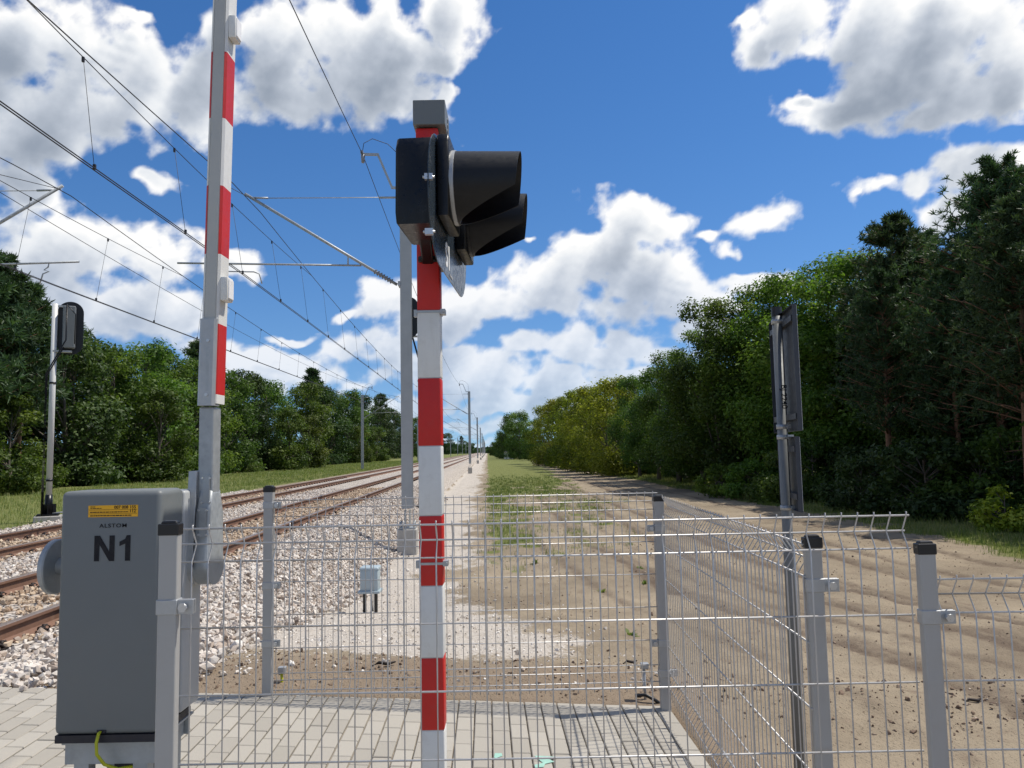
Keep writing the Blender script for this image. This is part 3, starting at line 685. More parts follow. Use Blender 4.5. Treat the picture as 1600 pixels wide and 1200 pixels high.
for k, v_ in enumerate(LM):
    o = copy_tree(mast1) if k else mast1; o.location = T(-12.3, v_, -.9); o.rotation_euler = (0, 0, TA+math.pi)
    o['label'] = 'grey catenary mast on the grass strip beyond the tracks' if k else 'catenary mast beyond the tracks whose arm reaches in beside the signal'
    o['group'] = 'masts beyond the farther track'

# ------------------------------------------------------------------ overhead lines
def overhead(uc, supp, zc, zm, label, stag, v_end):
    t_ = thing('overhead_line', label, 'overhead wire', T(uc, 0, 0), TA, 'overhead lines')
    span = 60.0
    def zmes(v):
        k = math.floor((v-supp)/span); s_ = (v-supp-k*span)/span
        return zm - 4*.95*s_*(1-s_)
    def umes(v): return 0.0
    def ucon(v):
        k = (v-supp)/span; f = abs(((k) % 2)-1)*2-1
        return stag*f
    def near(v): return abs(((v-supp)/span) - round((v-supp)/span))*span
    def zy(v):     # stitch wire below the support
        k = round((v-supp)/span); v0 = supp+k*span; a, b = v0-8.4, v0+6.4
        za = zmes(a); zb = zmes(b); s_ = (v-a)/(b-a); return za+(zb-za)*s_ - 4*.12*s_*(1-s_)
    vsamp = np.concatenate([np.arange(-20, 120, 2.0), np.arange(120, v_end, 8)])
    MB().tube([(umes(v), v, zmes(v)) for v in vsamp], .0095, 5).build('messenger_wire', MT['metalwire'], t_)
    for dx_ in (-.022, .022): MB().tube([(ucon(v)+dx_, v, zc+.0*v) for v in np.concatenate([np.arange(-20, 120, 6.0), np.arange(120, v_end, 12)])], .0085, 5).build('contact_wire', MT['metalwire'], t_)
    for k in range(0, 4):
        v0 = supp+k*span
        MB().tube([(umes(v), v, zy(v)) for v in np.linspace(v0-8.4, v0+6.4, 15)], .007, 5).build('stitch_wire', MT['metalwire'], t_)
        MB().tube([(0, v0, zmes(v0)-.02), (ucon(v0)*.5, v0-2.6, zy(v0-2.6))], .007, 5).build('hanger', MT['metalwire'], t_)
    v = supp-13.0
    while v < 150:
        top = zy(v) if -8.2 < (v-supp-round((v-supp)/span)*span) < 6.2 else zmes(v)
        mb = MB(); mb.cyl((umes(v), v, top), (ucon(v), v, zc), .0042, None, 4); mb.box((umes(v), v, top-.03), (.03, .03, .07)); mb.box((ucon(v), v, zc+.03), (.035, .03, .07)); mb.build('dropper', MT['metalwire'], t_)
        v += 3.0
    return t_
overhead(-5.35, 17.0, 5.43, 7.47, 'overhead contact and messenger wires above the nearer track', .25, 560)
overhead(-8.72, 15.6, 5.22, 7.17, 'overhead contact and messenger wires above the farther track', -.25, 560)
def feeder(u, supp, z, label):
    mb = MB(); pts = []
    for v in np.concatenate([np.arange(-43, 130, 2.5), np.arange(130, 560, 8)]):
        s_ = ((v-supp) % 60)/60; pts.append((0, v, z-4*.75*s_*(1-s_)))
    o = mb.tube(pts, .0085, 5).build('feeder_wire', MT['metalwire'], None, T(u, 0, 0), TA)
    tag(o, label, 'overhead wire')
feeder(-2.74, 17.0, 8.55-.15, 'single feeder wire running over the masts beside the gravel path')
feeder(-11.33, 15.6, 7.97, 'single feeder wire running over the masts beyond the farther track')

# ------------------------------------------------------------------ fence
PH_ = 1.235
HZ = [0, .05, .10, .30, .50, .70, .90, 1.05, 1.10, 1.15]
def fold(z):   # depth of the V folds, z measured down from the top edge
    if 0 < z < .10: return .032*(1-abs(z-.05)/.05)
    if 1.05 < z < 1.15: return .032*(1-abs(z-1.10)/.05)
    return 0.0
vw_me = {}
def panel(label, p0, p1, ztop, inner, n_drop=0, dens=.05, phase=.012, ztop1=None):
    """wire mesh panel between two plan points; folds point along inner (+1: to the left of p0->p1)"""
    p0 = Vector((p0[0], p0[1], 0)); p1 = Vector((p1[0], p1[1], 0)); d = p1-p0; L = d.length; rz_ = math.atan2(d.y, d.x)
    t_ = thing('wire_fence', label, 'wire fence', (p0.x, p0.y, ztop-PH_), rz_, 'wire mesh fence sections')
    key = inner
    if key not in vw_me:
        mb = MB(); zs = [-.012, 0, .05, .10, .30, 1.05, 1.10, 1.15, 1.205]
        mb.tube([(0, inner*fold(z) - .0045*inner, PH_-z) for z in zs], .0025, 6)
        o = mb.build('vertical_wire', MT['wire'], t_); vw_me[key] = o.data; bpy.data.objects.remove(o)
    x = phase
    while x < L-.004:
        link('vertical_wire', vw_me[key], t_, (x, 0, random.uniform(-.001, .001))); x += dens
    for h in HZ:
        mb = MB(); mb.tube([(0, inner*fold(h), PH_-h), (L/2, inner*fold(h)+random.uniform(-.004, .004), PH_-h-random.uniform(0, .003)), (L, inner*fold(h), PH_-h)], .0031 if h else .0034, 6)
        mb.build('horizontal_wire', MT['wire'], t_)
    if ztop1 is not None: t_.rotation_euler = (0, -math.atan2(ztop1-ztop, L), rz_)
    return t_
def fpost(label, x, y, ztop, zbot, w_, d_, clamps, rz_=0.0):
    """clamps: list of (height, dx, dy) with the lug direction"""
    t_ = thing('fence_post', label, 'fence post', (x, y, zbot), rz_, 'fence posts')
    h = ztop-zbot
    MB().box((0, 0, (h-.03)/2-.05), (w_, d_, h-.03+.1), None, .005, 3).build('tube', MT['post'], t_)
    mb = MB(); mb.box((0, 0, h-.0195), (w_+.005, d_+.005, .033), None, .003, 2); mb.box((0, 0, h+.0005), (w_-.004, d_-.004, .009), None, .004, 2, taper=.8); mb.build('cap', MT['cap'], t_)
    for (z, sx, sy) in clamps:
        c = MB(); zz = z-zbot; c.box((0, 0, zz), (w_+.006, d_+.006, .042), None, .002, 1)
        lug = Vector((sx*(w_/2+.022), sy*(d_/2+.022), zz)); c.box(lug, (.05 if sx else .006, .05 if sy else .006, .04), None, .001, 1)
        if sx: c.box(lug+Vector((0, -.012, 0)), (.05, .005, .04), None, .001, 1)
        o = c.build('clamp', MT['galv'], t_)
        b = MB(); q = lug + Vector((0, -.02, 0) if sx else (-.015, 0, 0)); ax = Vector((0, 1, 0) if sx else (1, 0, 0))
        b.cyl(q-ax*.006, q+ax*.03, .009, None, 10); b.cyl(q-ax*.010, q-ax*.004, .013, None, 6); b.build('bolt', MT['bolt'], o)
    return t_
YN = 2.38
panel('wire mesh fence section in front of the red and white pole', (-1.055, YN), (1.217, YN), 1.378, 1, phase=.012)
panel('wire mesh fence section across the back, in front of the gravel', (-1.50, 4.80), (.90, 4.83), 1.318, 1, phase=.02)
panel('wire mesh fence section joining the two corner posts, beside the sign', (.925, 4.80), (.905, 2.42), 1.290, 1, phase=.02)
panel('low wire mesh fence section outside the enclosure, over bare soil', (1.275, 2.36), (3.70, 2.30), 1.186, 1, phase=.012)
fpost('black capped grey fence post against the grey cabinet', -.982, 2.20, 1.415, .10, .054, .032, [(1.18, 1, 0), (.5, 1, 0)])
fpost('grey fence post at the enclosure corner nearest the sign', .931, 2.425, 1.315, -.05, .052, .028, [(1.165, 1, 0), (.55, 1, 0)])
fpost('grey fence post between the tall and the low panel', 1.252, 2.365, 1.297, -.12, .052, .028, [(1.075, 1, 0), (.5, 1, 0)])
fpost('slim grey fence post standing before the ballast slope', -1.53, 4.80, 1.407, .12, .058, .05, [(1.29, 1, 0), (.80, 1, 0), (.45, 1, 0)])
fpost('grey fence post at the back corner over bare soil', .905, 4.83, 1.302, -.02, .062, .05, [(1.10, -1, 0), (.40, -1, 0), (.22, 1, 0)])

# ------------------------------------------------------------------ barrier drive cabinet
CX0, CX1, CYF, CZ0, CZ1 = -1.737, -1.350, 2.94, .572, 1.476
cab = thing('barrier_machine', 'grey barrier drive cabinet marked N1 beside the raised boom', 'cabinet', ((CX0+CX1)/2, 3.12, .17))
def L(x, y, z): return Vector((x, y, z)) - Vector(cab.location)
cx = (CX0+CX1)/2; cw = CX1-CX0
cov_ = MB().box(L(cx, CYF+.10, (CZ0+CZ1)/2), (cw, .20, CZ1-CZ0), None, .022, 4).build('front_cover', MT['cab'], cab, smooth=40)
MB().box(L(cx+.004, 3.235, (CZ0+CZ1)/2-.004), (cw-.004, .18, CZ1-CZ0-.02), None, .012, 3).build('rear_housing', MT['cab2'], cab, smooth=40)
MB().box(L(cx, 3.142, (CZ0+CZ1)/2), (cw-.02, .012, CZ1-CZ0-.03)).build('seam_gasket', MT['dark'], cab)
MB().box(L(cx, 3.10, CZ0-.013), (cw-.015, .32, .028)).build('base_gap', MT['dark'], cab)
mb = MB(); mb.box(L(cx+.005, 2.975, CZ0-.072), (cw-.05, .008, .085)); mb.box(L(cx+.005, 3.27, CZ0-.072), (cw-.05, .008, .085)); mb.box(L(cx+.01, 3.12, CZ0-.034), (cw-.03, .33, .008)); mb.box(L(CX1-.04, 3.12, CZ0-.072), (.01, .28, .085)); mb.box(L(cx+.005, 2.985, CZ0-.033), (cw-.02, .03, .006))
mb.build('base_frame', MT['steel'], cab)
for x_ in (CX0+.09, CX1-.075):
    for y_ in (3.0, 3.24):
        mb = MB(); mb.box(L(x_, y_, (CZ0-.11+.09)/2), (.055, .05, CZ0-.11-.09)); mb.box(L(x_, y_, .135), (.11, .09, .02)); mb.build('leg', MT['steel'], cab)
MB().box(L(cx+.03, 3.13, (.15+CZ0-.08)/2), (.12, .11, CZ0-.08-.15)).build('cable_duct', MT['dark'], cab)
MB().box(L(cx-.012, CYF-.0008, CZ0+.014), (.034, .004, .011)).build('cable_slot', MT['dark'], cov_).matrix_parent_inverse = Matrix.Identity(4)
mb = MB(); x0 = cx-.012; mb.tube([L(x0, CYF+.012, CZ0+.014), L(x0-.004, CYF-.012, CZ0+.012), L(x0-.008, CYF-.02, CZ0-.02), L(x0-.004, CYF-.022, CZ0-.06), L(x0+.02, CYF-.012, CZ0-.10), L(x0+.06, CYF+.01, CZ0-.125), L(x0+.11, CYF+.05, CZ0-.13), L(x0+.14, CYF+.1, CZ0-.2), L(x0+.14, CYF+.14, .16)], .006, 8); mb.build('earth_cable', MT['cable'], cab)
# left-hand flange
mb = MB(); Mx = Matrix.Translation(L(CX0, 3.12, 1.17)) @ Matrix.Rotation(-math.pi/2, 4, 'Y')
mb.lathe([(.05, 0), (.045, .02), (.034, .04), (.034, .10), (.105, .103), (.109, .108), (.109, .124), (.105, .128)], Mx, 32)
mb.build('shaft_flange', MT['steel'], cab, smooth=35)
# lettering on the front
YF = CYF
def FM(x, z, dy=.0): return Matrix.Translation(L(x, YF-.0012-dy, z)) @ Matrix.Rotation(math.pi/2, 4, 'X')
pN = lambda px, py: at(px, py, YF)
def glyph(poly, x, z, s_, name, m=MT['ink'], par=cov_):
    mb = MB(); mb.prism([(a*s_, b*s_) for a, b in poly], FM(x, z), .0008); return mb.build(name, m, par)
c0 = pN(147, 877); c1 = pN(207, 836); sh = (c1.z-c0.z)
glyph([(0, 0), (.20, 0), (.20, .66), (.60, 0), (.80, 0), (.80, 1), (.60, 1), (.60, .36), (.21, 1), (0, 1)], c0.x, c0.z, sh*1.0, 'lettering')
glyph([(.23, 0), (.43, 0), (.43, 1), (.28, 1), (.22, .86), (.0, .75), (.0, .58), (.23, .67)], c0.x+sh*1.0, c0.z, sh*1.0, 'lettering')
ca = pN(177, 824)
text_mesh('maker_lettering', 'ALSTOM', .0205, MT['ink'], FM(ca.x, ca.z), cov_, .0001, sx=1.2, space=1.18)
s0 = pN(138, 809); s1 = pN(216, 788); sw = s1.x-s0.x; shh = s1.z-s0.z-.003
st = MB().box(L((s0.x+s1.x)/2, YF-.0006, (s0.z+s1.z)/2), (sw, .0016, shh)).build('warning_sticker', MT['sticker'], cov_)
def SM(fx, fz): return Matrix.Translation(L(s0.x+sw*fx, YF-.0020, (s0.z+s1.z)/2-shh/2+shh*fz)) @ Matrix.Rotation(math.pi/2, 4, 'X')
for fx, fz, tx, sz_ in ((.96, .70, '007 008 155', .0165), (.96, .36, '112', .0165)):
    o = text_mesh('sticker_lettering', tx, sz_, MT['ink'], SM(fx, fz), cov_, .0001, .0004, 'RIGHT', 1.0)
mb = MB()
def dash(fx0, fx1, fz, h):
    x = fx0
    while x < fx1:
        wd = random.uniform(.02, .07); e_ = min(x+wd, fx1); p = SM((x+e_)/2, fz).translation; mb.box(p, ((e_-x)*sw, .0006, h)); x += wd+.012
dash(.04, .14, .88, .0024); dash(.04, .27, .74, .0024); dash(.04, .80, .42, .0032); dash(.04, .88, .12, .0034)
for fz in (.62, .28): mb.box(SM(.5, fz).translation, (sw*.98, .0005, .0008))
mb.build('sticker_print', MT['ink'], cov_)

# ------------------------------------------------------------------ raised boom
bx0 = at(331, 632, 3.22); bx1 = at(352, -20, 3.22)
boom = thing('barrier_boom', 'raised red and white barrier boom with galvanised arm', 'barrier boom', (bx0.x-.026, 3.26, 1.16))
lean = (bx1.x-bx0.x)/(bx1.z-bx0.z)
Mb = Matrix.Translation(Vector((0, 0, 0))) @ Matrix.Rotation(math.atan(lean), 4, 'Y')
zb0 = bx0.z-1.16
BW, BD = .068, .110
# aluminium profile
BH = 5.4
def bprof(w_, d_, c): return [(-w_/2+c, -d_/2), (w_/2-c, -d_/2), (w_/2, -d_/2+c), (w_/2, d_/2-c), (w_/2-c, d_/2), (-w_/2+c, d_/2), (-w_/2, d_/2-c), (-w_/2, -d_/2+c)]
prof_ = MB().prism(bprof(BW, BD, .012), Mb @ Matrix.Translation((0, 0, zb0+.03)), BH).build('profile', MT['boomg'], boom)
# film stripes wrapped round both broad sides, 2 mm proud
zs = [at(343, y, 3.26).z-1.16 for y in (631, 617, 508, 400, 295, 193, 90)]
step = (zs[-1]-zs[1])/5
bands = [(zs[0], zs[1], 'white')]
z = zs[1]; colr = 'red'
while z < zb0+BH:
    bands.append((z, min(z+step, zb0+BH+.02), colr)); colr = 'white' if colr == 'red' else 'red'; z += step
for (a, b, cn) in bands:
    mb = MB()
    for s_ in (-1, 1):
        mb.prism([(s_*(BW/2-.008), -BD/2+.0015), (s_*(BW/2+.002), -BD/2+.010), (s_*(BW/2+.002), BD/2-.010), (s_*(BW/2-.008), BD/2-.0015)], Mb @ Matrix.Translation((0, 0, a)), b-a)
    mb.build('stripe', MT[cn], boom)
MB().prism(bprof(BW+.005, .07, .010), Mb @ Matrix.Translation((-.004, -.030, zb0-.005)), .37).build('sleeve', MT['galv'], boom)
mb = MB(); mb.box(Mb @ Vector((.0, -BD/2-.0085, zb0+.15)), (.016, .004, .19), None, .002, 1); mb.build('slot_plate', MT['steel'], boom)
mb = MB()
for zz in (.04, .27): mb.cyl(Mb @ Vector((0, -BD/2-.016, zb0+zz)), Mb @ Vector((0, -BD/2, zb0+zz)), .007, None, 8)
mb.build('bolt', MT['bolt'], boom)
for (px_, py_) in ((366, 45), (353, 452)):
    q = at(px_, py_, 3.24); zz = q.z-1.16; c = Mb @ Vector((BW/2+.018, -.012, zz))
    l_ = MB().box(c, (.034, .07, .105), None, .007, 2).build('boom_lamp', MT['white'], boom, smooth=40)
    MB().box(c+Vector((.018, 0, 0)), (.006, .055, .085), None, .002, 1).build('lamp_lens', MT['letter'], l_)
# galvanised arm and rounded hub
MB().box(Mb @ Vector((-.002, .0, (zb0-.02+.04)/2)), (.064, .085, zb0-.04), None, .008, 2).build('arm', MT['steel'], boom)
mb = MB(); hubp = [(-.055, .38)] + [(.085*math.cos(a), -.01+.085*math.sin(a)) for a in np.linspace(math.pi, 2*math.pi, 18)] + [(.055, .38)]
Mh = Matrix.Translation((-.062, 0, 0)) @ Matrix(((0, 0, 1, 0), (1, 0, 0, 0), (0, 1, 0, 0), (0, 0, 0, 1)))
mb.prism(hubp, Mh, .036, .004); mb.build('cheek_plate', MT['galv'], boom)
mb = MB(); hubp = [(.095*math.cos(a), .0+.095*math.sin(a)) for a in np.linspace(math.pi, 2*math.pi, 20)] + [(.07, .2), (.05, .3), (-.05, .3), (-.07, .2)]
Mh = Matrix.Translation((-.022, 0, 0)) @ Matrix(((0, 0, 1, 0), (1, 0, 0, 0), (0, 1, 0, 0), (0, 0, 0, 1)))
mb.prism(hubp, Mh, .060, .016); mb.build('hub', MT['steel'], boom, smooth=50)
for z_ in (.30, .17):
    mb = MB(); mb.box((.015, -.058-.03*(z_ < .2), z_), (.028, .006, .12)); pl = mb.build('shear_plate', MT['steel'], boom)
    mb = MB()
    for s_ in (-1, 1):
        for k in (-1, 1): mb.cyl((.015+k*.016, -.066-.03*(z_ < .2), z_+s_*.05), (.015+k*.016, -.055-.03*(z_ < .2), z_+s_*.05), .0045, None, 6)
    mb.build('bolt', MT['bolt'], pl)
mb = MB(); mb.cyl((-.10, 0, .0), (-.02, 0, .0), .05, None, 20); mb.build('shaft', MT['steel'], boom)

# ------------------------------------------------------------------ striped signal pole
PX, PY = -.358, 3.33
sp = thing('crossing_signal', 'red and white striped pole carrying two black hooded crossing signals', 'crossing signal', (PX, PY, .05))
def S_(x, y, z): return Vector((x-PX, y-PY, z-.05))
ys = [485, 592, 698, 806, 916, 1029, 1142]
zz = [at(671, y, 3.28).z for y in ys]; stp = (zz[0]-zz[-1])/6
ztopp = 3.06
MB().box(S_(PX, PY, (ztopp+.05)/2-.02), (.0955, .0955, ztopp-.05-.02)).build('pole', MT['galv'], sp)
edges = [zz[0]+stp*k for k in range(4)]
bands = [(zz[0], ztopp-.02, 'red')]; z = zz[0]; cn = 'white'
while z > .06:
    bands.append((max(z-stp, .052), z, cn)); cn = 'red' if cn == 'white' else 'white'; z -= stp
for a, b, cn in bands: MB().box(S_(PX, PY, (a+b)/2), (.1, .1, b-a-.0006), None, .006, 3).build('stripe', MT[cn], sp, smooth=40)
for z in (at(671, 487, 3.28).z, at(671, 881, 3.28).z):
    mb = MB(); mb.box(S_(PX, PY, z), (.106, .106, .010)); mb.box(S_(PX+.062, PY-.03, z), (.022, .05, .022)); mb.cyl(S_(PX+.066, PY-.062, z), S_(PX+.066, PY+.0, z), .006, None, 8)
    mb.box(S_(PX-.058, PY-.03, z-.004), (.014, .03, .03)); mb.build('clamp', MT['galv'], sp)
# bell box
b0 = at(645, 195, 3.26); b1 = at(695, 155, 3.26)
bb = MB().box(S_((b0.x+b1.x)/2-.0, 3.37, (b0.z+b1.z)/2), (b1.x-b0.x, .22, b1.z-b0.z), None, .004, 2).build('bell_box', MT['cab'], sp)
mb = MB()
for k in (-1, 0, 1): mb.cyl(S_(b1.x-.004, 3.40, (b0.z+b1.z)/2+k*.026-.01), S_(b1.x+.0015, 3.40, (b0.z+b1.z)/2+k*.026-.01), .016, None, 10)
mb.build('sound_hole', MT['dark'], bb)
# background board: rounded plate in a plane nearly along the view
BA = Vector((-.292, 2.70)); BB_ = Vector((-.222, 3.78)); bd = (BB_-BA); Lb = bd.length; bang = math.atan2(bd.y, bd.x)
bz0, bz1 = 2.33, 2.845
def rrect(w_, h_, r, n=8):
    pts = []
    for (cx_, cy_, a0) in ((w_/2-r, h_/2-r, 0), (-w_/2+r, h_/2-r, 90), (-w_/2+r, -h_/2+r, 180), (w_/2-r, -h_/2+r, 270)):
        for k in range(n+1): a = R(a0+90*k/n); pts.append((cx_+r*math.cos(a), cy_+r*math.sin(a)))
    return pts
Bm = Matrix.Translation(S_((BA.x+BB_.x)/2, (BA.y+BB_.y)/2, (bz0+bz1)/2)) @ Matrix.Rotation(bang, 4, 'Z') @ Matrix.Rotation(math.pi/2, 4, 'X')
# local X along the board, local Y up, local Z facing the road
brd = MB().prism(rrect(Lb, bz1-bz0, .24), Bm @ Matrix.Translation((0, 0, -.002)), .004).build('background_board', MT['board'], sp)
text_mesh('lettering', 'S1', .14, MT['letter'], Bm @ Matrix.Translation((-.085, -.215, .0026)), brd, .004)
mb = MB()
for k in range(5): mb.box(Bm @ Vector((-.03+k*.016, -.235, .003)), (.004, .009, .009))
mb.build('small_lettering', MT['letter'], brd)
# two signal heads
def head(s_along, lens_col):
    Mh = Bm @ Matrix.Translation((s_along, .075, 0))
    hs_ = MB()
    hs_.prism([(-.15, -.185), (.15, -.185), (.155, -.14), (.155, .12), (.13, .165), (-.13, .165), (-.155, .12), (-.155, -.14)], Mh @ Matrix.Translation((0, 0, -.155)), .15, .012)
    h_ = hs_.build('signal_head', MT['black'], sp, smooth=50)
    fr = MB(); fr.prism([(-.15, -.155), (.15, -.155), (.155, .14), (.13, .175), (-.13, .175), (-.155, .14)], Mh @ Matrix.Translation((0, 0, .004)), .05, .008)
    fr.build('front_frame', MT['black'], h_, smooth=50)
    ls = MB(); ls.lathe([(.125, .056), (.12, .066), (.09, .082), (.05, .09), (.005, .093)], Mh, 32); ls.build('lens', MT['lens'], h_, smooth=40)
    rg = MB(); rg.lathe([(.149, .052), (.149, .068), (.143, .07), (.137, .068), (.137, .055)], Mh, 40); rg.build('bezel', MT['galv'] if s_along < 0 else MT['black'], h_, smooth=40)
    vb_ = MB(); nseg = 64; Lv = .272; r0, r1, th = .146, .134, .003
    ring = lambda r, z: [vb_.bm.verts.new(Vector((r*math.cos(2*math.pi*k/nseg), r*math.sin(2*math.pi*k/nseg), z))) for k in range(nseg)]
    zs_ = [.06+Lv*k/10 for k in range(11)]
    rings = [ring(r0+(r1-r0)*k/10, z) for k, z in enumerate(zs_)]
    for a, b in zip(rings, rings[1:]):
        for k in range(nseg): f = vb_.bm.faces.new((a[k], a[(k+1) % nseg], b[(k+1) % nseg], b[k])); f.smooth = True
    ge = lambda: list(vb_.bm.verts)+list(vb_.bm.edges)+list(vb_.bm.faces)
    bmesh.ops.bisect_plane(vb_.bm, geom=ge(), plane_co=(0, -.146, .075), plane_no=Vector((0, -1.0, .46)).normalized(), clear_outer=True)   # open underside
    bmesh.ops.bisect_plane(vb_.bm, geom=ge(), plane_co=(0, .134, .06+Lv-.004), plane_no=Vector((0, -.12, 1)).normalized(), clear_outer=True)
    bmesh.ops.solidify(vb_.bm, geom=list(vb_.bm.faces), thickness=th)
    bmesh.ops.transform(vb_.bm, matrix=Mh, verts=vb_.bm.verts)
    vb_.build('visor', MT['visor'], h_, smooth=40)
    return h_
head(-.23, 0); head(.275, 0)
# brackets between pole and heads
for s_ in (-.23, .275):
    q0 = Bm @ Vector((s_+.06*(1 if s_ < 0 else -1), -.09, -.08)); q1 = S_(PX+.0, PY-.065*(1 if s_ < 0 else -1), 2.44)
    mb = MB(); d = q1-q0; mb.box((q0+q1)/2, (.05, .03, d.length+.04), d.to_track_quat('Z', 'Y').to_matrix(), .006, 2); mb.cyl(q1-Vector((.04, 0, 0)), q1+Vector((.06, 0, 0)), .014, None, 8); mb.build('bracket', MT['black'], sp)
# board edge clips
for hgt in (.018, -.1875):
    mb = MB(); q = Bm @ Vector((-Lb/2+.015, hgt, 0)); mb.box(q, (.03, .02, .022), Matrix.Rotation(0, 3, 'Z')); mb.cyl(q+Vector((-.022, 0, 0)), q+Vector((.022, 0, 0)), .005, None, 8)
    mb.build('edge_clip', MT['bolt'], brd)

# ------------------------------------------------------------------ road sign seen from behind
SGF = .9146
sg = thing('road_sign', 'road sign on a round grey pole seen from behind, in front of the trees', 'road sign', (1.448, 4.1, float(zg(1.448, 4.1))))
bz = sg.location.z
def G_(x, y, z): return Vector((x-1.448, y-4.1, z-bz))
mb = MB(); mb.cyl(G_(1.448, 4.1, bz-.3), G_(1.448, 4.1, 2.325), .0265, None, 24); mb.build('pole', MT['polegrey'], sg)
mb = MB(); mb.cyl(G_(1.448, 4.1, 2.30), G_(1.448, 4.1, 2.35), .0285, None, 24); mb.build('pole_cap', MT['cap'], sg, smooth=40)
pd = Matrix.Rotation(R(90-8.2), 4, 'Z')
def plate(z0, z1, w_, name):
    Mp = Matrix.Translation(G_(1.492, 4.12, z0)) @ pd
    p = MB(); th = .002; wr = w_/2; f = .022
    sec = [(-wr, f), (-wr, 0), (wr, 0), (wr, f)]; inn = [(wr-th, f), (wr-th, th), (-wr+th, th), (-wr+th, f)]
    p.prism(sec+inn, Mp, z1-z0)
    for zz in (0, z1-z0-th): p.prism([(-wr+th, th), (wr-th, th), (wr-th, f), (-wr+th, f)], Mp @ Matrix.Translation((0, 0, zz)), th)
    o = p.build(name, MT['signback'], sg)
    q = MB(); q.prism([(-wr+.004, -.0025), (wr-.004, -.0025), (wr-.004, -.001), (-wr+.004, -.001)], Mp @ Matrix.Translation((0, 0, .004)), z1-z0-.008); q.build('sign_face', MT['signface'], o)
    q = MB()
    for zz in (.06, z1-z0-.08): q.box((Mp @ Vector((0, .012, zz+.015))), (.022, w_*.9, .03), Matrix.Rotation(R(-8.2), 3, 'Z'))
    q.build('stiffener', MT['signback'], o)
    return o
plate(1.672, 2.315, .62, 'upper_plate'); plate(1.262, 1.645, .46, 'lower_plate')
for z in (2.27, 1.70, 1.645, 1.27):
    mb = MB(); mb.lathe([(.0272, -.012), (.031, -.012), (.031, .012), (.0272, .012)], Matrix.Translation(G_(1.448, 4.1, z)), 20); mb.box(G_(1.478, 4.085, z), (.03, .05, .022)); mb.cyl(G_(1.41, 4.1-.03, z), G_(1.49, 4.1-.03, z), .004, None, 6); mb.build('clamp', MT['galv'], sg)
q = at(1211, 620, 4.07)
text_mesh('lettering', 'BJ 2240', .042, MT['ink'], Matrix.Translation(G_(1.443, 4.0728, q.z)) @ Matrix.Rotation(math.pi/2, 4, 'X') @ Matrix.Rotation(-math.pi/2, 4, 'Z'), sg, .0005)

sg.location = (1.448*SGF, 4.1*SGF, 1.6+(bz-1.6)*SGF); sg.scale = (SGF, SGF, SGF)

# ------------------------------------------------------------------ small blue grey junction box on the gravel
jx, jy = -1.80, 9.6; jz = float(zg(jx, jy)); q0 = at(580, 948, 9.6)
jb = thing('junction_box', 'small blue grey cable box on two short legs in the gravel', 'junction box', (jx, jy, jz))
zb_ = at(580, 922, 9.6).z-jz; zt_ = at(580, 888, 9.6).z-jz
MB().box((0, 0, (zb_+zt_)/2), (.22, .20, zt_-zb_), None, .012, 2).build('housing', MT['bluegrey'], jb, smooth=40)
MB().box((0, 0, zt_+.01), (.245, .225, .035), None, .012, 2, taper=.9).build('lid', MT['bluegrey'], jb, smooth=40)
MB().box((0, 0, zb_-.01), (.27, .25, .03), None, .006, 2).build('flange', MT['bluegrey'], jb)
for s_ in (-.07, .07): MB().box((s_, 0, (zb_-.02)/2-.05), (.035, .05, zb_-.02+.1)).build('leg', MT['cap'], jb)
mb = MB(); mb.tube([(.01, .02, zb_-.02), (.012, .02, .1), (.03, .01, -.05)], .012, 8); mb.build('conduit', MT['galv'], jb)
# marker stubs behind the fence
for k, (px_, py_, Yd, lbl) in enumerate(((441, 1046, 5.05, 'small grey capped survey stub with yellow stem by the slim post'), (1007, 1040, 5.05, 'small grey capped survey stub by the back corner post'))):
    p = at(px_, py_, Yd); gz = float(zg(p.x, p.y)); t_ = thing('survey_stub', lbl, 'marker', (p.x, p.y, gz))
    hh = max(p.z-gz, .05); MB().box((0, 0, hh), (.05, .04, .035), None, .004, 2).build('cap', MT['galv'], t_)
    MB().cyl((0, 0, -.05), (-.004, 0, hh-.017), .009, None, 8).build('stem', MT['cable'] if k == 0 else MT['galv'], t_)

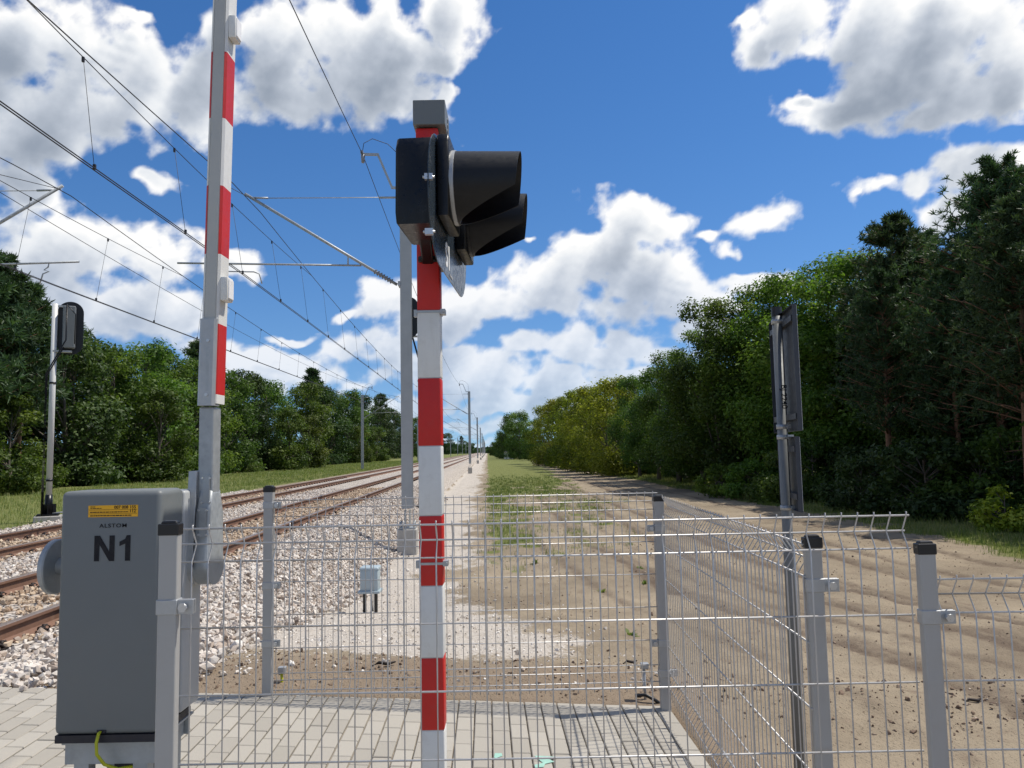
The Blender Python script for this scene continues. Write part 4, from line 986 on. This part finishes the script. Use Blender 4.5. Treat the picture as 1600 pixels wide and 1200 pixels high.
# ------------------------------------------------------------------ railway signals
def rsignal(label, u, v, zb, rz_, ztop):
    t_ = thing('railway_signal', label, 'railway signal', T(u, v, zb), rz_); H = ztop-zb
    mb = MB(); mb.cyl((0, 0, .55), (0, 0, H), .075, .07, 18); mb.build('post', MT['signalwhite'], t_)
    mb = MB(); mb.cyl((0, 0, .1), (0, 0, .6), .11, .085, 14)
    for a in range(4): mb.box((.11*math.cos(a*1.57), .11*math.sin(a*1.57), .22), (.13 if a % 2 == 0 else .02, .02 if a % 2 == 0 else .13, .28))
    mb.box((0, 0, .08), (.5, .5, .05)); mb.build('base', MT['black'], t_)
    MB().box((0, 0, -.05), (.62, .62, .22), None, .02).build('foundation', MT['conc'], t_)
    for z in (.95, H*.62): MB().cyl((0, 0, z), (0, 0, z+.05), .086, None, 16).build('band', MT['black'], t_)
    hz = H-.62
    hd = MB().box((.34, .0, hz), (.30, .22, 1.15), None, .03, 2).build('lamp_case', MT['cab'], t_)
    Mb_ = Matrix.Translation((.36, .16, hz)) @ Matrix.Rotation(math.pi/2, 4, 'X')
    MB().prism(rrect(.62, 1.45, .3), Mb_, .02).build('backboard', MT['black'], t_)
    mb = MB()
    for k in (-.4, 0, .4): mb.cyl((.36, .16, hz+k), (.36, .42, hz+k+.03), .12, .12, 16)
    mb.build('lamp_hood', MT['black'], t_)
    mb = MB(); mb.box((.16, 0, H-.06), (.36, .05, .05)); mb.box((.2, 0, hz-.66), (.44, .16, .05)); mb.build('arm', MT['mast'], t_)
    mb = MB(); 
    for s_ in (-.17, .17):
        mb.tube([(-.12, -.28+s_, .1), (-.12, -.28+s_, H*.66), (.3, -.26+s_, hz-.4), (.3, -.26+s_, hz+.55)], .02, 6)
    mb.tube([(.3, -.43, hz+.55), (.5, -.43, hz+.3), (.5, -.43, hz-.5)], .014, 5); mb.build('ladder_rail', MT['black'], t_)
    z = .4
    while z < H*.66:
        MB().cyl((-.12, -.45, z), (-.12, -.11, z), .011, None, 6).build('rung', MT['black'], t_); z += .3
    mb = MB()
    for kk in range(3): mb.tube([(.1, -.1+.1*kk, .12), (.35+.05*kk, -.15+.1*kk, .14), (.5, -.2+.12*kk, -.08)], .016, 6)
    mb.build('cable', MT['galv'], t_)
    return t_
p = T(-11.5, 20.5)
rsignal('white railway signal post with ladder standing beyond the tracks', -11.5, 20.5, float(zg(p.x, p.y))+.1, TA+R(25), 5.75)
rsignal('railway signal half hidden behind the near catenary mast', -2.36, 27.0, -.62, TA+math.pi+R(8), 7.0)
# small black box at the near rail
p = T(-4.02, 7.62, .12); mb = MB(); mb.box((0, 0, 0), (.10, .16, .13), None, .01, 2); mb.cyl((.05, -.03, -.02), (.08, -.03, -.02), .03, None, 12)
tag(mb.build('rail_contact', MT['cap'], None, p, TA), 'small black contact box clamped to the nearer rail', 'rail contact')

# ------------------------------------------------------------------ vegetation
def leaf_mat(name, c0, c1, c2, trans=.35, rough=.55):
    m_ = bpy.data.materials.new(name); m_.use_nodes = True; t = m_.node_tree; t.nodes.clear(); N = NT(t)
    f = N.n('ShaderNodeAttribute', attribute_name='tint').outputs['Fac']; r_ = N.n('ShaderNodeObjectInfo').outputs['Random']
    c = ramp(N, f, [(0, c0), (.55, c1), (1, c2)])
    c = N.n('ShaderNodeHueSaturation', i={'Hue': N.lin(r_, 0, 1, .485, .515), 'Saturation': 1.0, 'Value': N.lin(N.math('FRACT', N.math('MULTIPLY', r_, 7.3)), 0, 1, .8, 1.2), 'Fac': 1.0, 'Color': c}).outputs[0]
    b = N.n('ShaderNodeBsdfPrincipled', i={'Base Color': c, 'Roughness': rough, 'Specular IOR Level': .3})
    tr = N.n('ShaderNodeBsdfTranslucent', i={'Color': N.mix(1.0, c, (1.25, 1.35, .7), 'MULTIPLY')})
    mx = N.n('ShaderNodeMixShader', i={0: trans, 1: b.outputs[0], 2: tr.outputs[0]})
    o = N.n('ShaderNodeOutputMaterial'); t.links.new(mx.outputs[0], o.inputs[0]); return m_
LM_ = {
 'dark': leaf_mat('leaf_dark_green', (.022, .045, .014), (.040, .075, .020), (.075, .12, .030)),
 'mid': leaf_mat('leaf_mid_green', (.042, .080, .014), (.078, .135, .022), (.135, .20, .042), .42),
 'light': leaf_mat('leaf_light_green', (.055, .105, .014), (.105, .18, .025), (.18, .26, .045), .48),
 'yellow': leaf_mat('leaf_yellow_green', (.105, .135, .016), (.20, .225, .026), (.29, .30, .05), .5),
 'pine': leaf_mat('pine_needle', (.036, .066, .028), (.058, .098, .040), (.10, .15, .06), .25),
 'olive': leaf_mat('leaf_olive_green', (.042, .070, .012), (.080, .115, .018), (.13, .165, .03)),
 'grass': leaf_mat('grass_blade', (.085, .135, .025), (.145, .195, .045), (.27, .26, .11), .35),
 'verge': leaf_mat('verge_blade', (.115, .16, .04), (.175, .215, .06), (.29, .28, .12), .35),
 'lime': leaf_mat('lime_leaf', (.10, .15, .010), (.20, .25, .016), (.32, .36, .05)),
}
BARK = mat('bark_grey', (.115, .095, .075), .9, 0, .3, 5, .5, 30)
PBARK = mat('bark_pine', (.20, .105, .060), .9, 0, .35, 4, .5, 25)

def leaf_quads(C, Nn, S, tint, asp=.5):
    """diamond leaves at C with normals Nn and length S"""
    n = len(C); r = rng.standard_normal((n, 3)); Nn = Nn/np.linalg.norm(Nn, axis=1, keepdims=True)
    a = np.cross(Nn, r); a /= np.linalg.norm(a, axis=1, keepdims=True)+1e-9; b = np.cross(Nn, a)
    S = S[:, None]; sag = Nn*S*.12
    V = np.stack([C-a*S*.5-sag, C+b*S*asp*.5, C+a*S*.5-sag, C-b*S*asp*.5], 1).reshape(-1, 3)
    F = np.arange(4*n).reshape(n, 4); return V, F, np.repeat(tint, 4)
def blob_leaves(centres, radii, per, size, up=.5, flat=.75, shell=.5):
    Cs, Ns, Ts = [], [], []
    for c, r, k in zip(centres, radii, per):
        d = rng.standard_normal((k, 3)); d /= np.linalg.norm(d, axis=1, keepdims=True)
        rad = r*(shell+(1-shell)*rng.random(k)**.6)[:, None]*(1+.25*rng.standard_normal((k, 1)))
        p = d*rad; p[:, 2] *= flat
        Cs.append(c+p); Ns.append(d*.8+np.array([0, 0, up])+.55*rng.standard_normal((k, 3)))
        Ts.append(np.clip(.45+.22*rng.standard_normal()+.2*rng.standard_normal(k), 0, 1))
    C = np.concatenate(Cs); N_ = np.concatenate(Ns); t_ = np.concatenate(Ts)
    return leaf_quads(C, N_, size*rng.uniform(.6, 1.35, len(C)), t_)
def limb(mb, p0, p1, r0, r1, bend=.12, n=5):
    p0 = np.array(p0, float); p1 = np.array(p1, float); L_ = np.linalg.norm(p1-p0); off = rng.standard_normal(3)*bend*L_; off[2] = abs(off[2])*.5
    pts = []; rs = []
    for k in range(n+1):
        s_ = k/n; pts.append(tuple(p0+(p1-p0)*s_+off*math.sin(math.pi*s_)*.5)); rs.append(r0+(r1-r0)*s_)
    mb.tube(pts, 0, 6, rs)
def broadleaf(name, H, Rc, h0, ncl, nleaf, size, m, label, cat='tree', rcl=(.16, .30), up=.5, skirt=0.0, bark=BARK, cone=0.0):
    t_ = thing(name, label, cat)
    mb = MB(); lean = rng.standard_normal(2)*.03*H
    pts = [(lean[0]*s_**2, lean[1]*s_**2, -.2+(H*.8+.2)*s_) for s_ in np.linspace(0, 1, 8)]
    r0 = .016*H+.02; mb.tube(pts, 0, 8, [r0*(1.25 if k == 0 else 1)*(1-.85*k/7) for k in range(8)])
    cen, rad = [], []
    while len(cen) < ncl:
        s_ = rng.random(); zc = h0+(H-h0)*s_
        prof = math.sin(math.pi*(.12+.83*s_)**(.8))**.7 * (1-cone*s_)
        a = rng.random()*6.283; rr = Rc*prof*math.sqrt(rng.random()*.8+.2)
        r_ = H*rng.uniform(*rcl)*.5*(1-.3*s_)
        zc = min(zc, H-r_*.8)
        cen.append(np.array([math.cos(a)*rr+lean[0]*(zc/H)**2, math.sin(a)*rr+lean[1]*(zc/H)**2, zc])); rad.append(r_)
    for k in range(min(ncl, 26)):
        c = cen[k]; zb = max(.12*H, c[2]-rng.uniform(.1, .3)*H-.3*np.hypot(c[0], c[1])); q = zb/(H*.8)
        limb(mb, (lean[0]*q*q, lean[1]*q*q, zb), c, r0*(1-.8*q)*.55, .012)
    mb.build('trunk', bark, t_)
    if skirt:
        for k in range(int(ncl*skirt)):
            a = rng.random()*6.283; rr = Rc*rng.uniform(.5, 1.0); r_ = H*rng.uniform(*rcl)*.5; cen.append(np.array([math.cos(a)*rr, math.sin(a)*rr, r_*rng.uniform(.4, 1.4)])); rad.append(r_)
    wt_ = np.array(rad)**2; per = np.maximum(8, (nleaf*wt_/wt_.sum()).astype(int))
    V, F, t2 = blob_leaves(cen, rad, per, size, up)
    me = fast_mesh('crown', V, F, {'tint': t2}); me.materials.append(m); link('crown', me, t_); return t_
def pine(name, H, Rc, h0, nt, m, label, size=.34, nn=13):
    t_ = thing(name, label, 'tree'); mb = MB(); lean = rng.standard_normal(2)*.025*H
    ax = lambda z: np.array([lean[0]*(z/H)**2, lean[1]*(z/H)**2, z])
    r0 = .014*H+.03; zs_ = np.linspace(-.2, H*.97, 10); mb.tube([tuple(ax(z)) for z in zs_], 0, 8, [max(r0*(1-.92*max(z, 0)/H), .02) for z in zs_])
    tuft_c, tuft_d = [], []; nb = int(nt/14)
    for k in range(nb):
        s_ = rng.random()**.8; z = h0+(H*.97-h0)*s_; a = rng.random()*6.283
        ln = Rc*(1-s_**2.4*.80)*rng.uniform(.55, 1.1); tip = ax(z)+np.array([math.cos(a)*ln, math.sin(a)*ln, ln*rng.uniform(.05, .45)+.1])
        base_ = ax(max(z-.1*ln, .3)); limb(mb, base_, tip, .012+.010*ln, .008, .08, 3)
        for j in range(14):
            q = rng.uniform(.35, 1.05); c = base_+(tip-base_)*q+rng.standard_normal(3)*np.array([.16, .16, .10])*ln*.9
            tuft_c.append(c); d = (tip-base_)/(np.linalg.norm(tip-base_)+1e-6)+np.array([0, 0, .7])+.5*rng.standard_normal(3); tuft_d.append(d/np.linalg.norm(d))
    for k in range(6):   # dead twigs on the bare trunk
        z = h0*rng.uniform(.45, .98); a = rng.random()*6.283; ln = rng.uniform(.5, 1.3); limb(mb, ax(z), ax(z)+np.array([math.cos(a)*ln, math.sin(a)*ln, -.1*ln]), .018, .006, .1, 3)
    mb.build('trunk', PBARK, t_)
    C = np.array(tuft_c); D_ = np.array(tuft_d); n = len(C)
    d = np.repeat(D_, nn, 0)*.55+rng.standard_normal((n*nn, 3))*.62; d /= np.linalg.norm(d, axis=1, keepdims=True)
    c = np.repeat(C, nn, 0); Ln = size*rng.uniform(.6, 1.2, n*nn)[:, None]
    sd = np.cross(d, rng.standard_normal((n*nn, 3))); sd /= np.linalg.norm(sd, axis=1, keepdims=True); wd = size*.11
    V = np.stack([c-sd*wd*.6, c+sd*wd*.6, c+d*Ln*.7+sd*wd*.7, c+d*Ln-sd*wd*.2], 1).reshape(-1, 3)
    t2 = np.repeat(np.clip(np.repeat(.42+.18*rng.standard_normal(n), nn)+.15*rng.standard_normal(n*nn), 0, 1), 4)
    me = fast_mesh('crown', V, np.arange(4*n*nn).reshape(-1, 4), {'tint': t2}); me.materials.append(m); link('crown', me, t_); return t_

used = set()
def place(proto, u, v, sc, label=None, group=None, scz=None, cat=None):
    o = proto if proto.name not in used else copy_tree(proto); used.add(proto.name); used.add(o.name)
    p = T(u, v); o.location = (p.x, p.y, float(zg(p.x, p.y, False))-.03); o.rotation_euler = (0, 0, random.uniform(0, 6.28)); s_ = sc
    o.scale = (s_*random.uniform(.95, 1.08), s_*random.uniform(.95, 1.08), scz or s_)
    if label: o['label'] = label
    if group: o['group'] = group
    if cat: o['category'] = cat
    return o
def top_scale(px_, py_, u, v, H):
    """tree scale so that its tip reaches the roof line seen at that direction"""
    p = T(u, v); q = at(px_, py_, p.y); z0 = float(zg(p.x, p.y, False)); return (q.z-z0)/H

# ---- right-hand side
GR = 'trees along the right edge of the field'
rob = [broadleaf('broadleaf_tree', 10, 2.6, 1.6, 60, 26000, .17, LM_['light'], 'x', rcl=(.12, .24), up=.7),
       broadleaf('broadleaf_tree', 10, 2.9, 1.4, 66, 26000, .17, LM_['mid'], 'x', rcl=(.12, .24), up=.7),
       broadleaf('broadleaf_tree', 10, 2.4, 1.0, 56, 22000, .18, LM_['dark'], 'x', rcl=(.13, .26), up=.6)]
wil = [broadleaf('broadleaf_tree', 9, 3.0, .8, 60, 16000, .24, LM_['yellow'], 'x', rcl=(.16, .30), up=.6, skirt=.25),
       broadleaf('broadleaf_tree', 9, 2.8, .8, 55, 16000, .24, LM_['mid'], 'x', rcl=(.16, .30), up=.6, skirt=.25)]
pin = [pine('pine_tree', 11, 2.3, 3.4, 2500, LM_['pine'], 'x', .22, 16), pine('pine_tree', 11, 2.6, 2.8, 2800, LM_['pine'], 'x', .22, 16)]
shr = [broadleaf('shrub', 2.2, 1.5, .2, 26, 6500, .14, LM_['mid'], 'x', 'shrub', rcl=(.30, .5), skirt=.4),
       broadleaf('shrub', 2.0, 1.4, .15, 24, 6500, .14, LM_['dark'], 'x', 'shrub', rcl=(.30, .5), skirt=.4),
       broadleaf('shrub', 1.6, 1.2, .1, 24, 4500, .13, LM_['light'], 'x', 'shrub', rcl=(.30, .5), skirt=.4)]
def upx(px_, v):    # lateral place of a direction px at distance v along the line
    d = ray(px_, 704); p = d*(v/d.y); return UV(p.x, p.y)[0]
L_rob = 'tall feathery light green tree behind the road sign'
L_mid = 'mid green broadleaf tree in the wood right of the field'
L_dk = 'dark green broadleaf tree deep in the wood right of the field'
L_pin = 'tall dark pine with reddish trunk at the right wood edge'
for px_, py_, v, kind in ((1585, 245, 22, 1), (1625, 300, 19, 0), (1432, 325, 27, 0), (1487, 352, 29, 1), (1545, 372, 27, 0), (1400, 420, 25, 0), (1650, 260, 24, 1), (1515, 420, 23, 0)):
    u = upx(px_, v); place(pin[kind], u, v, top_scale(px_, py_, u, v, 11), {1585: 'tallest dark pine of the right wood edge, behind the lime shrub', 1432: 'dark pine standing next to the feathery light green trees'}.get(px_, L_pin), 'pines at the right edge of the wood')
for px_, py_, v, k in ((1355, 395, 31, 0), (1300, 402, 33, 0), (1235, 420, 35, 0), (1185, 440, 38, 0), (1130, 462, 38, 1), (1100, 510, 41, 1), (1390, 430, 34, 1), (1412, 415, 36, 0), (1460, 430, 34, 1), (1520, 410, 34, 2), (1570, 400, 31, 2), (1620, 380, 29, 2)):
    u = upx(px_, v); place(rob[k], u, v, top_scale(px_, py_, u, v, 10), (L_rob, L_mid, L_dk)[k], GR)
for px_, py_, v, k in ((1062, 545, 46, 1), (1030, 572, 50, 1), (1000, 585, 56, 1)):
    u = upx(px_, v); place(rob[k], u, v, top_scale(px_, py_, u, v, 10), L_mid, GR)
L_yel = 'yellowish green bushy tree in the far part of the right tree row'
for px_, py_, v, k in ((975, 588, 62, 0), (948, 594, 68, 0), (925, 602, 76, 0), (905, 608, 85, 0), (890, 618, 96, 0), (872, 622, 108, 0), (858, 632, 124, 0)):
    u = upx(px_, v); place(wil[k], u, v, top_scale(px_, py_, u, v, 9), L_yel, GR)
for px_, py_, v, k in ((812, 641, 190, 1), (800, 645, 215, 1), (835, 655, 165, 1), (792, 664, 240, 1), (778, 684, 300, 1), (771, 690, 360, 1), (785, 680, 270, 1)):
    u = upx(px_, v); place(wil[k], u, v, top_scale(px_, py_, u, v, 9), 'dark rounded tree at the far end of the field', 'trees at the far end of the field')
# depth of the wood: rows behind
rr = random.Random(4)
for k in range(46):
    v = 14 + 150*(k/46)**1.5; u = rr.uniform(14.5, 17) if k % 2 else rr.uniform(17.5, 23)
    place(rob[2] if k % 3 else rob[1], u+ v*.015, v+rr.uniform(-1, 1), rr.uniform(.72, .9) if v < 60 else rr.uniform(.75, 1.0), L_dk, GR)
# the wood goes on to the right of the frame
for k in range(5): place(pin[k % 2], 13+2*k, 10+1.7*k, .85, L_pin, 'pines at the right edge of the wood')
# undergrowth along the edge
L_sh = ['leafy mid green shrub at the foot of the right wood', 'dark shrub at the foot of the right wood', 'light green shrub at the foot of the right wood']
for k in range(46):
    v = 20 + 90*(k/46)**1.35; u = 12.3 + v*.015 + rr.uniform(-.4, 1.4); kk = rr.choice([0, 1, 1, 0, 2])
    place(shr[kk], u, v, rr.uniform(.65, 1.15), L_sh[kk], 'undergrowth at the right wood edge')
for px_, v, s_, k in ((1180, 31, 1.05, 2), (1120, 33, .9, 2), (1230, 29, .9, 0), (955, 75, 1.2, 0), (868, 105, 1.3, 0), (1500, 23, .8, 0), (1350, 24, .85, 1), (1430, 23.5, .9, 0), (1590, 22, .9, 0), (1630, 20, .9, 1)):
    u = upx(px_, v); place(shr[k], u, v, s_, L_sh[k], 'undergrowth at the right wood edge')
lime = broadleaf('shrub', 1.1, .75, .05, 20, 2200, .12, LM_['lime'], 'bright lime yellow shrub at the wood edge beside bare soil', 'shrub', rcl=(.3, .5), skirt=.4)
u = upx(1580, 17.4); place(lime, u, 17.4, .95)
lm2 = place(shr[2], upx(822, 210), 210, 1.6, 'round light green bush far down the field by the white shed')

# ---- left-hand side
lft = [broadleaf('broadleaf_tree', 11, 3.0, 1.0, 60, 12000, .30, LM_['dark'], 'x', rcl=(.14, .27), skirt=.2),
       broadleaf('broadleaf_tree', 11, 3.2, 1.0, 60, 12000, .30, LM_['mid'], 'x', rcl=(.14, .27), skirt=.2),
       broadleaf('broadleaf_tree', 8, 2.6, .5, 50, 9000, .28, LM_['olive'], 'x', rcl=(.16, .30), skirt=.3)]
lpin = [pine('pine_tree', 12, 2.4, 4.0, 1100, LM_['pine'], 'x', .5, 11), pine('pine_tree', 12, 2.7, 3.0, 1200, LM_['pine'], 'x', .5, 11)]
GL = 'trees in the row beyond the tracks'
LL = ['dark green broadleaf tree in the row beyond the tracks', 'mid green broadleaf tree in the row beyond the tracks', 'low yellowish green tree at the front of the row beyond the tracks']
def pz(u, v, target_z, H): return (target_z - float(zg(*T(u, v)[:2], False)))/H
prof = [(-80, 380), (0, 400), (30, 415), (70, 470), (110, 492), (160, 500), (200, 505), (250, 512), (300, 535), (350, 552), (400, 560), (450, 575), (500, 585), (540, 600), (590, 618), (630, 628), (680, 660), (720, 680), (745, 692)]
def roof(px_): return float(np.interp(px_, [a for a, _ in prof], [b for _, b in prof]))
k = 0; px_ = -120
while px_ < 738:
    v = 25.5*1190/(761-px_)/1.0; u = -25.5 - rr.uniform(0, 1.5)
    kind = rr.choice([0, 0, 1, 1]); sc = top_scale(px_, roof(px_)+rr.uniform(8, 34)*(40/v)**.5, u, v, 11)
    if px_ > 80 or px_ < -10: place(lft[kind], u, v, sc, LL[kind], GL)
    if k % 4 == 0:
        vp = v+rr.uniform(2, 4); up_ = u-rr.uniform(3, 5); pxp = 761+(up_/vp)*1190
        place(lpin[k//4 % 2], up_, vp, top_scale(pxp, roof(pxp)-rr.uniform(-6, 10)*(40/v)**.5, up_, vp, 12), 'tall pine rising above the tree row beyond the tracks', 'pines beyond the tracks')
    else:
        place(lft[0], u-rr.uniform(4, 6), v+2, sc*.97, LL[0], GL)
    px_ += max(9, 40 if px_ < 500 else 26); k += 1
for px_, v, s_ in ((255, 52, .8), (465, 84, .85), (490, 92, .8), (565, 130, .8), (590, 150, .85), (30, 37, .6)):
    u = upx(px_, v); place(lft[2], min(u, -21.5), v, s_, LL[2], GL)
for k in range(44):
    v = 30+130*(k/44)**1.3; place(shr[k % 2], -23.2-rr.uniform(0, 3.5), v, rr.uniform(.7, 1.2), 'low shrub at the foot of the tree row beyond the tracks', 'undergrowth beyond the tracks')
for px_, py_ in ((5, 400), (45, 440), (-40, 390)):
    u = -24; v = 24*1190/(761-px_); place(lpin[0], u, v, top_scale(px_, py_, u, v, 12), 'tall pine rising above the tree row beyond the tracks', 'pines beyond the tracks')
# far wood closing the view
n = 9000; uu = rng.uniform(-420, 420, n); vv = rng.uniform(760, 800, n); hh = 7+5*fbm(uu*.03, vv*.0+2); zz_ = rng.random(n)*hh*(1-.5*(np.abs(uu) < 14))
Cw = np.stack([uu*CA-vv*SA, uu*SA+vv*CA, zz_-.6], -1)
V, F, t2 = leaf_quads(Cw, np.array([0, -1, .5])+.6*rng.standard_normal((n, 3)), rng.uniform(4, 7, n), np.clip(.4+.2*rng.standard_normal(n), 0, 1), .7)
me = fast_mesh('distant_wood', V, F, {'tint': t2}); me.materials.append(LM_['dark']); tag(link('distant_wood', me), 'distant dark wood closing the end of the line', 'wood', kind='stuff')
# white shed
p = T(upx(795, 205), 205); sh = thing('garden_shed', 'small white shed at the far end of the field', 'shed', (p.x, p.y, float(zg(p.x, p.y, False))))
MB().box((0, 0, .9), (2.6, 2.2, 1.9)).build('wall', MT['shed'], sh); mb = MB(); mb.prism([(-1.5, 0), (1.5, 0), (0, .5)], Matrix.Translation((0, 1.3, 1.85)) @ Matrix.Rotation(math.pi/2, 4, 'X'), 2.6); mb.build('roof', MT['shedroof'], sh)
MB().box((.5, -1.11, .75), (.7, .04, 1.5)).build('door', MT['shedroof'], sh)

# ---- grass
def tufts(name, u, v, hgt, m, label, blades=5, spread=.05):
    n = len(u); x, y = u*CA-v*SA, u*SA+v*CA; z = zg(x, y)-.01
    N_ = n*blades; c = np.repeat(np.stack([x, y, z], -1), blades, 0); c[:, :2] += rng.standard_normal((N_, 2))*spread
    h = np.repeat(hgt, blades)*rng.uniform(.5, 1.2, N_); a = rng.random(N_)*6.283; ln = rng.uniform(.15, .7, N_)*h
    wdt = np.clip(.0035+.035*h, .004, .03)*np.repeat(np.clip(v/16, 1, 4), blades)**.7
    d = np.stack([np.cos(a), np.sin(a), np.zeros(N_)], -1); s_ = np.stack([-np.sin(a), np.cos(a), np.zeros(N_)], -1)
    m1 = c+d*(ln*.35)[:, None]+np.array([0, 0, 1])*(h*.6)[:, None]; tip = c+d*ln[:, None]+np.array([0, 0, 1])*h[:, None]
    V = np.stack([c-s_*wdt[:, None]*.5, c+s_*wdt[:, None]*.5, m1+s_*wdt[:, None]*.4, tip, m1-s_*wdt[:, None]*.4], 1).reshape(-1, 3)
    b = np.arange(N_)*5; F = np.concatenate([np.stack([b, b+1, b+2, b+4], -1), np.stack([b+4, b+2, b+3, b+3], -1)])
    F3 = np.concatenate([np.stack([b, b+1, b+2], -1), np.stack([b, b+2, b+4], -1), np.stack([b+4, b+2, b+3], -1)])
    t2 = np.repeat(np.clip(np.repeat(fbm(u*.6, v*.6)+.12*rng.standard_normal(n), blades)+.22*rng.standard_normal(N_)+.06, 0, 1), 5)
    me = fast_mesh(name, V, F3, {'tint': t2}); me.materials.append(m); return tag(link(name, me), label, 'grass', kind='stuff')
def pick(n, u0, u1, v0, v1, pw=1.0):
    u = rng.uniform(u0, u1, n); v = v0+(v1-v0)*rng.random(n)**pw; k = rng.random(n) < np.clip(m_grass(u, v)-.15, 0, 1); return u[k], v[k]
u, v = pick(42000, -.3, 10.8, 8, 75, 1.35); k = rng.random(len(u)) > sst(v, 30, 74); u, v = u[k], v[k]; tufts('field_grass', u, v, rng.uniform(.05, .16, len(u)), LM_['grass'], 'patchy green grass on the graded field', 5, .06)
u, v = pick(20000, -22.5, -11.0, 14, 150, 1.4); tufts('verge_grass', u, v, rng.uniform(.07, .22, len(u)), LM_['verge'], 'short green grass on the strip beyond the tracks', 5, .12)
n = 4200; u = rng.uniform(9.6, 13.2, n)+0; v = 14+60*rng.random(n)**1.5; u = u+v*.015; tufts('edge_weeds', u, v, rng.uniform(.05, .22, n), LM_['grass'], 'ragged green weeds along the foot of the right wood', 6, .12)
# single weeds in the bare soil
def weed_mesh():
    n = 26; a = rng.random(n)*6.283; e = rng.uniform(.1, 1.1, n); d = np.stack([np.cos(a)*np.cos(e), np.sin(a)*np.cos(e), np.sin(e)], -1)
    L_ = rng.uniform(.04, .10, n)[:, None]; s_ = np.stack([-np.sin(a), np.cos(a), 0*a], -1)*L_*.2; o_ = rng.standard_normal((n, 3))*.012; o_[:, 2] = 0
    tip = d*L_; tip[:, 2] -= (L_[:, 0]*.15); V = np.stack([o_, o_+d*L_*.55+s_, o_+tip, o_+d*L_*.55-s_], 1).reshape(-1, 3)
    me = fast_mesh('weed', V, np.arange(4*n).reshape(n, 4), {'tint': np.repeat(rng.uniform(.2, .8, n), 4)}); me.materials.append(LM_['grass']); return me
wd = link('weed', weed_mesh()); tag(wd, 'x', 'weed')
WL = 'small green weed sprouting from bare soil behind the fence'
for px_, py_ in ((1006, 912), (1000, 888), (985, 995), (880, 868), (835, 880), (940, 925), (985, 850)):
    d = ray(px_, py_); z = -.5
    for _ in range(12): q = CAM + d*((z-CAM.z)/d.z); z = float(zg(q.x, q.y))
    o = wd if 'wd' not in used else copy_tree(wd); used.add('wd'); o.location = (q.x, q.y, z-.01); o.rotation_euler = (0, 0, random.random()*6); s_ = random.uniform(.6, 1.3); o.scale = (s_, s_, s_); o['label'] = WL; o['group'] = 'weeds behind the fence'
for name, px_, py_, lbl, L_ in (('stick', 1522, 1098, 'dark crooked stick lying on bare soil behind the low panel', .17), ('stick', 985, 1038, 'short dark stick on the soil behind the back panel', .12), ('stick', 600, 1041, 'dark bent twig lying at the edge of the gravel', .16)):
    d = ray(px_, py_); z = -.1
    for _ in range(12): q = CAM + d*((z-CAM.z)/d.z); z = float(zg(q.x, q.y))
    mb = MB(); mb.tube([(-L_/2, 0, .006), (-L_*.2, .015, .02), (L_*.15, -.01, .012), (L_/2, .01, .016)], 0, 6, [.006, .011, .012, .005])
    tag(mb.build(name, MT['clip'], None, (q.x, q.y, z+.004), .3), lbl, 'stick')
mb = MB(); q = at(1022, 1058, 5.0); z = float(zg(q.x, q.y)); mb.tube([(-.12, .02, .04), (-.06, 0, .05), (0, -.01, .02), (.06, .01, -.03)], .011, 8)
tag(mb.build('hose', MT['cap'], None, (q.x, q.y, z)), 'piece of black conduit sticking out of the soil by the corner post', 'conduit')
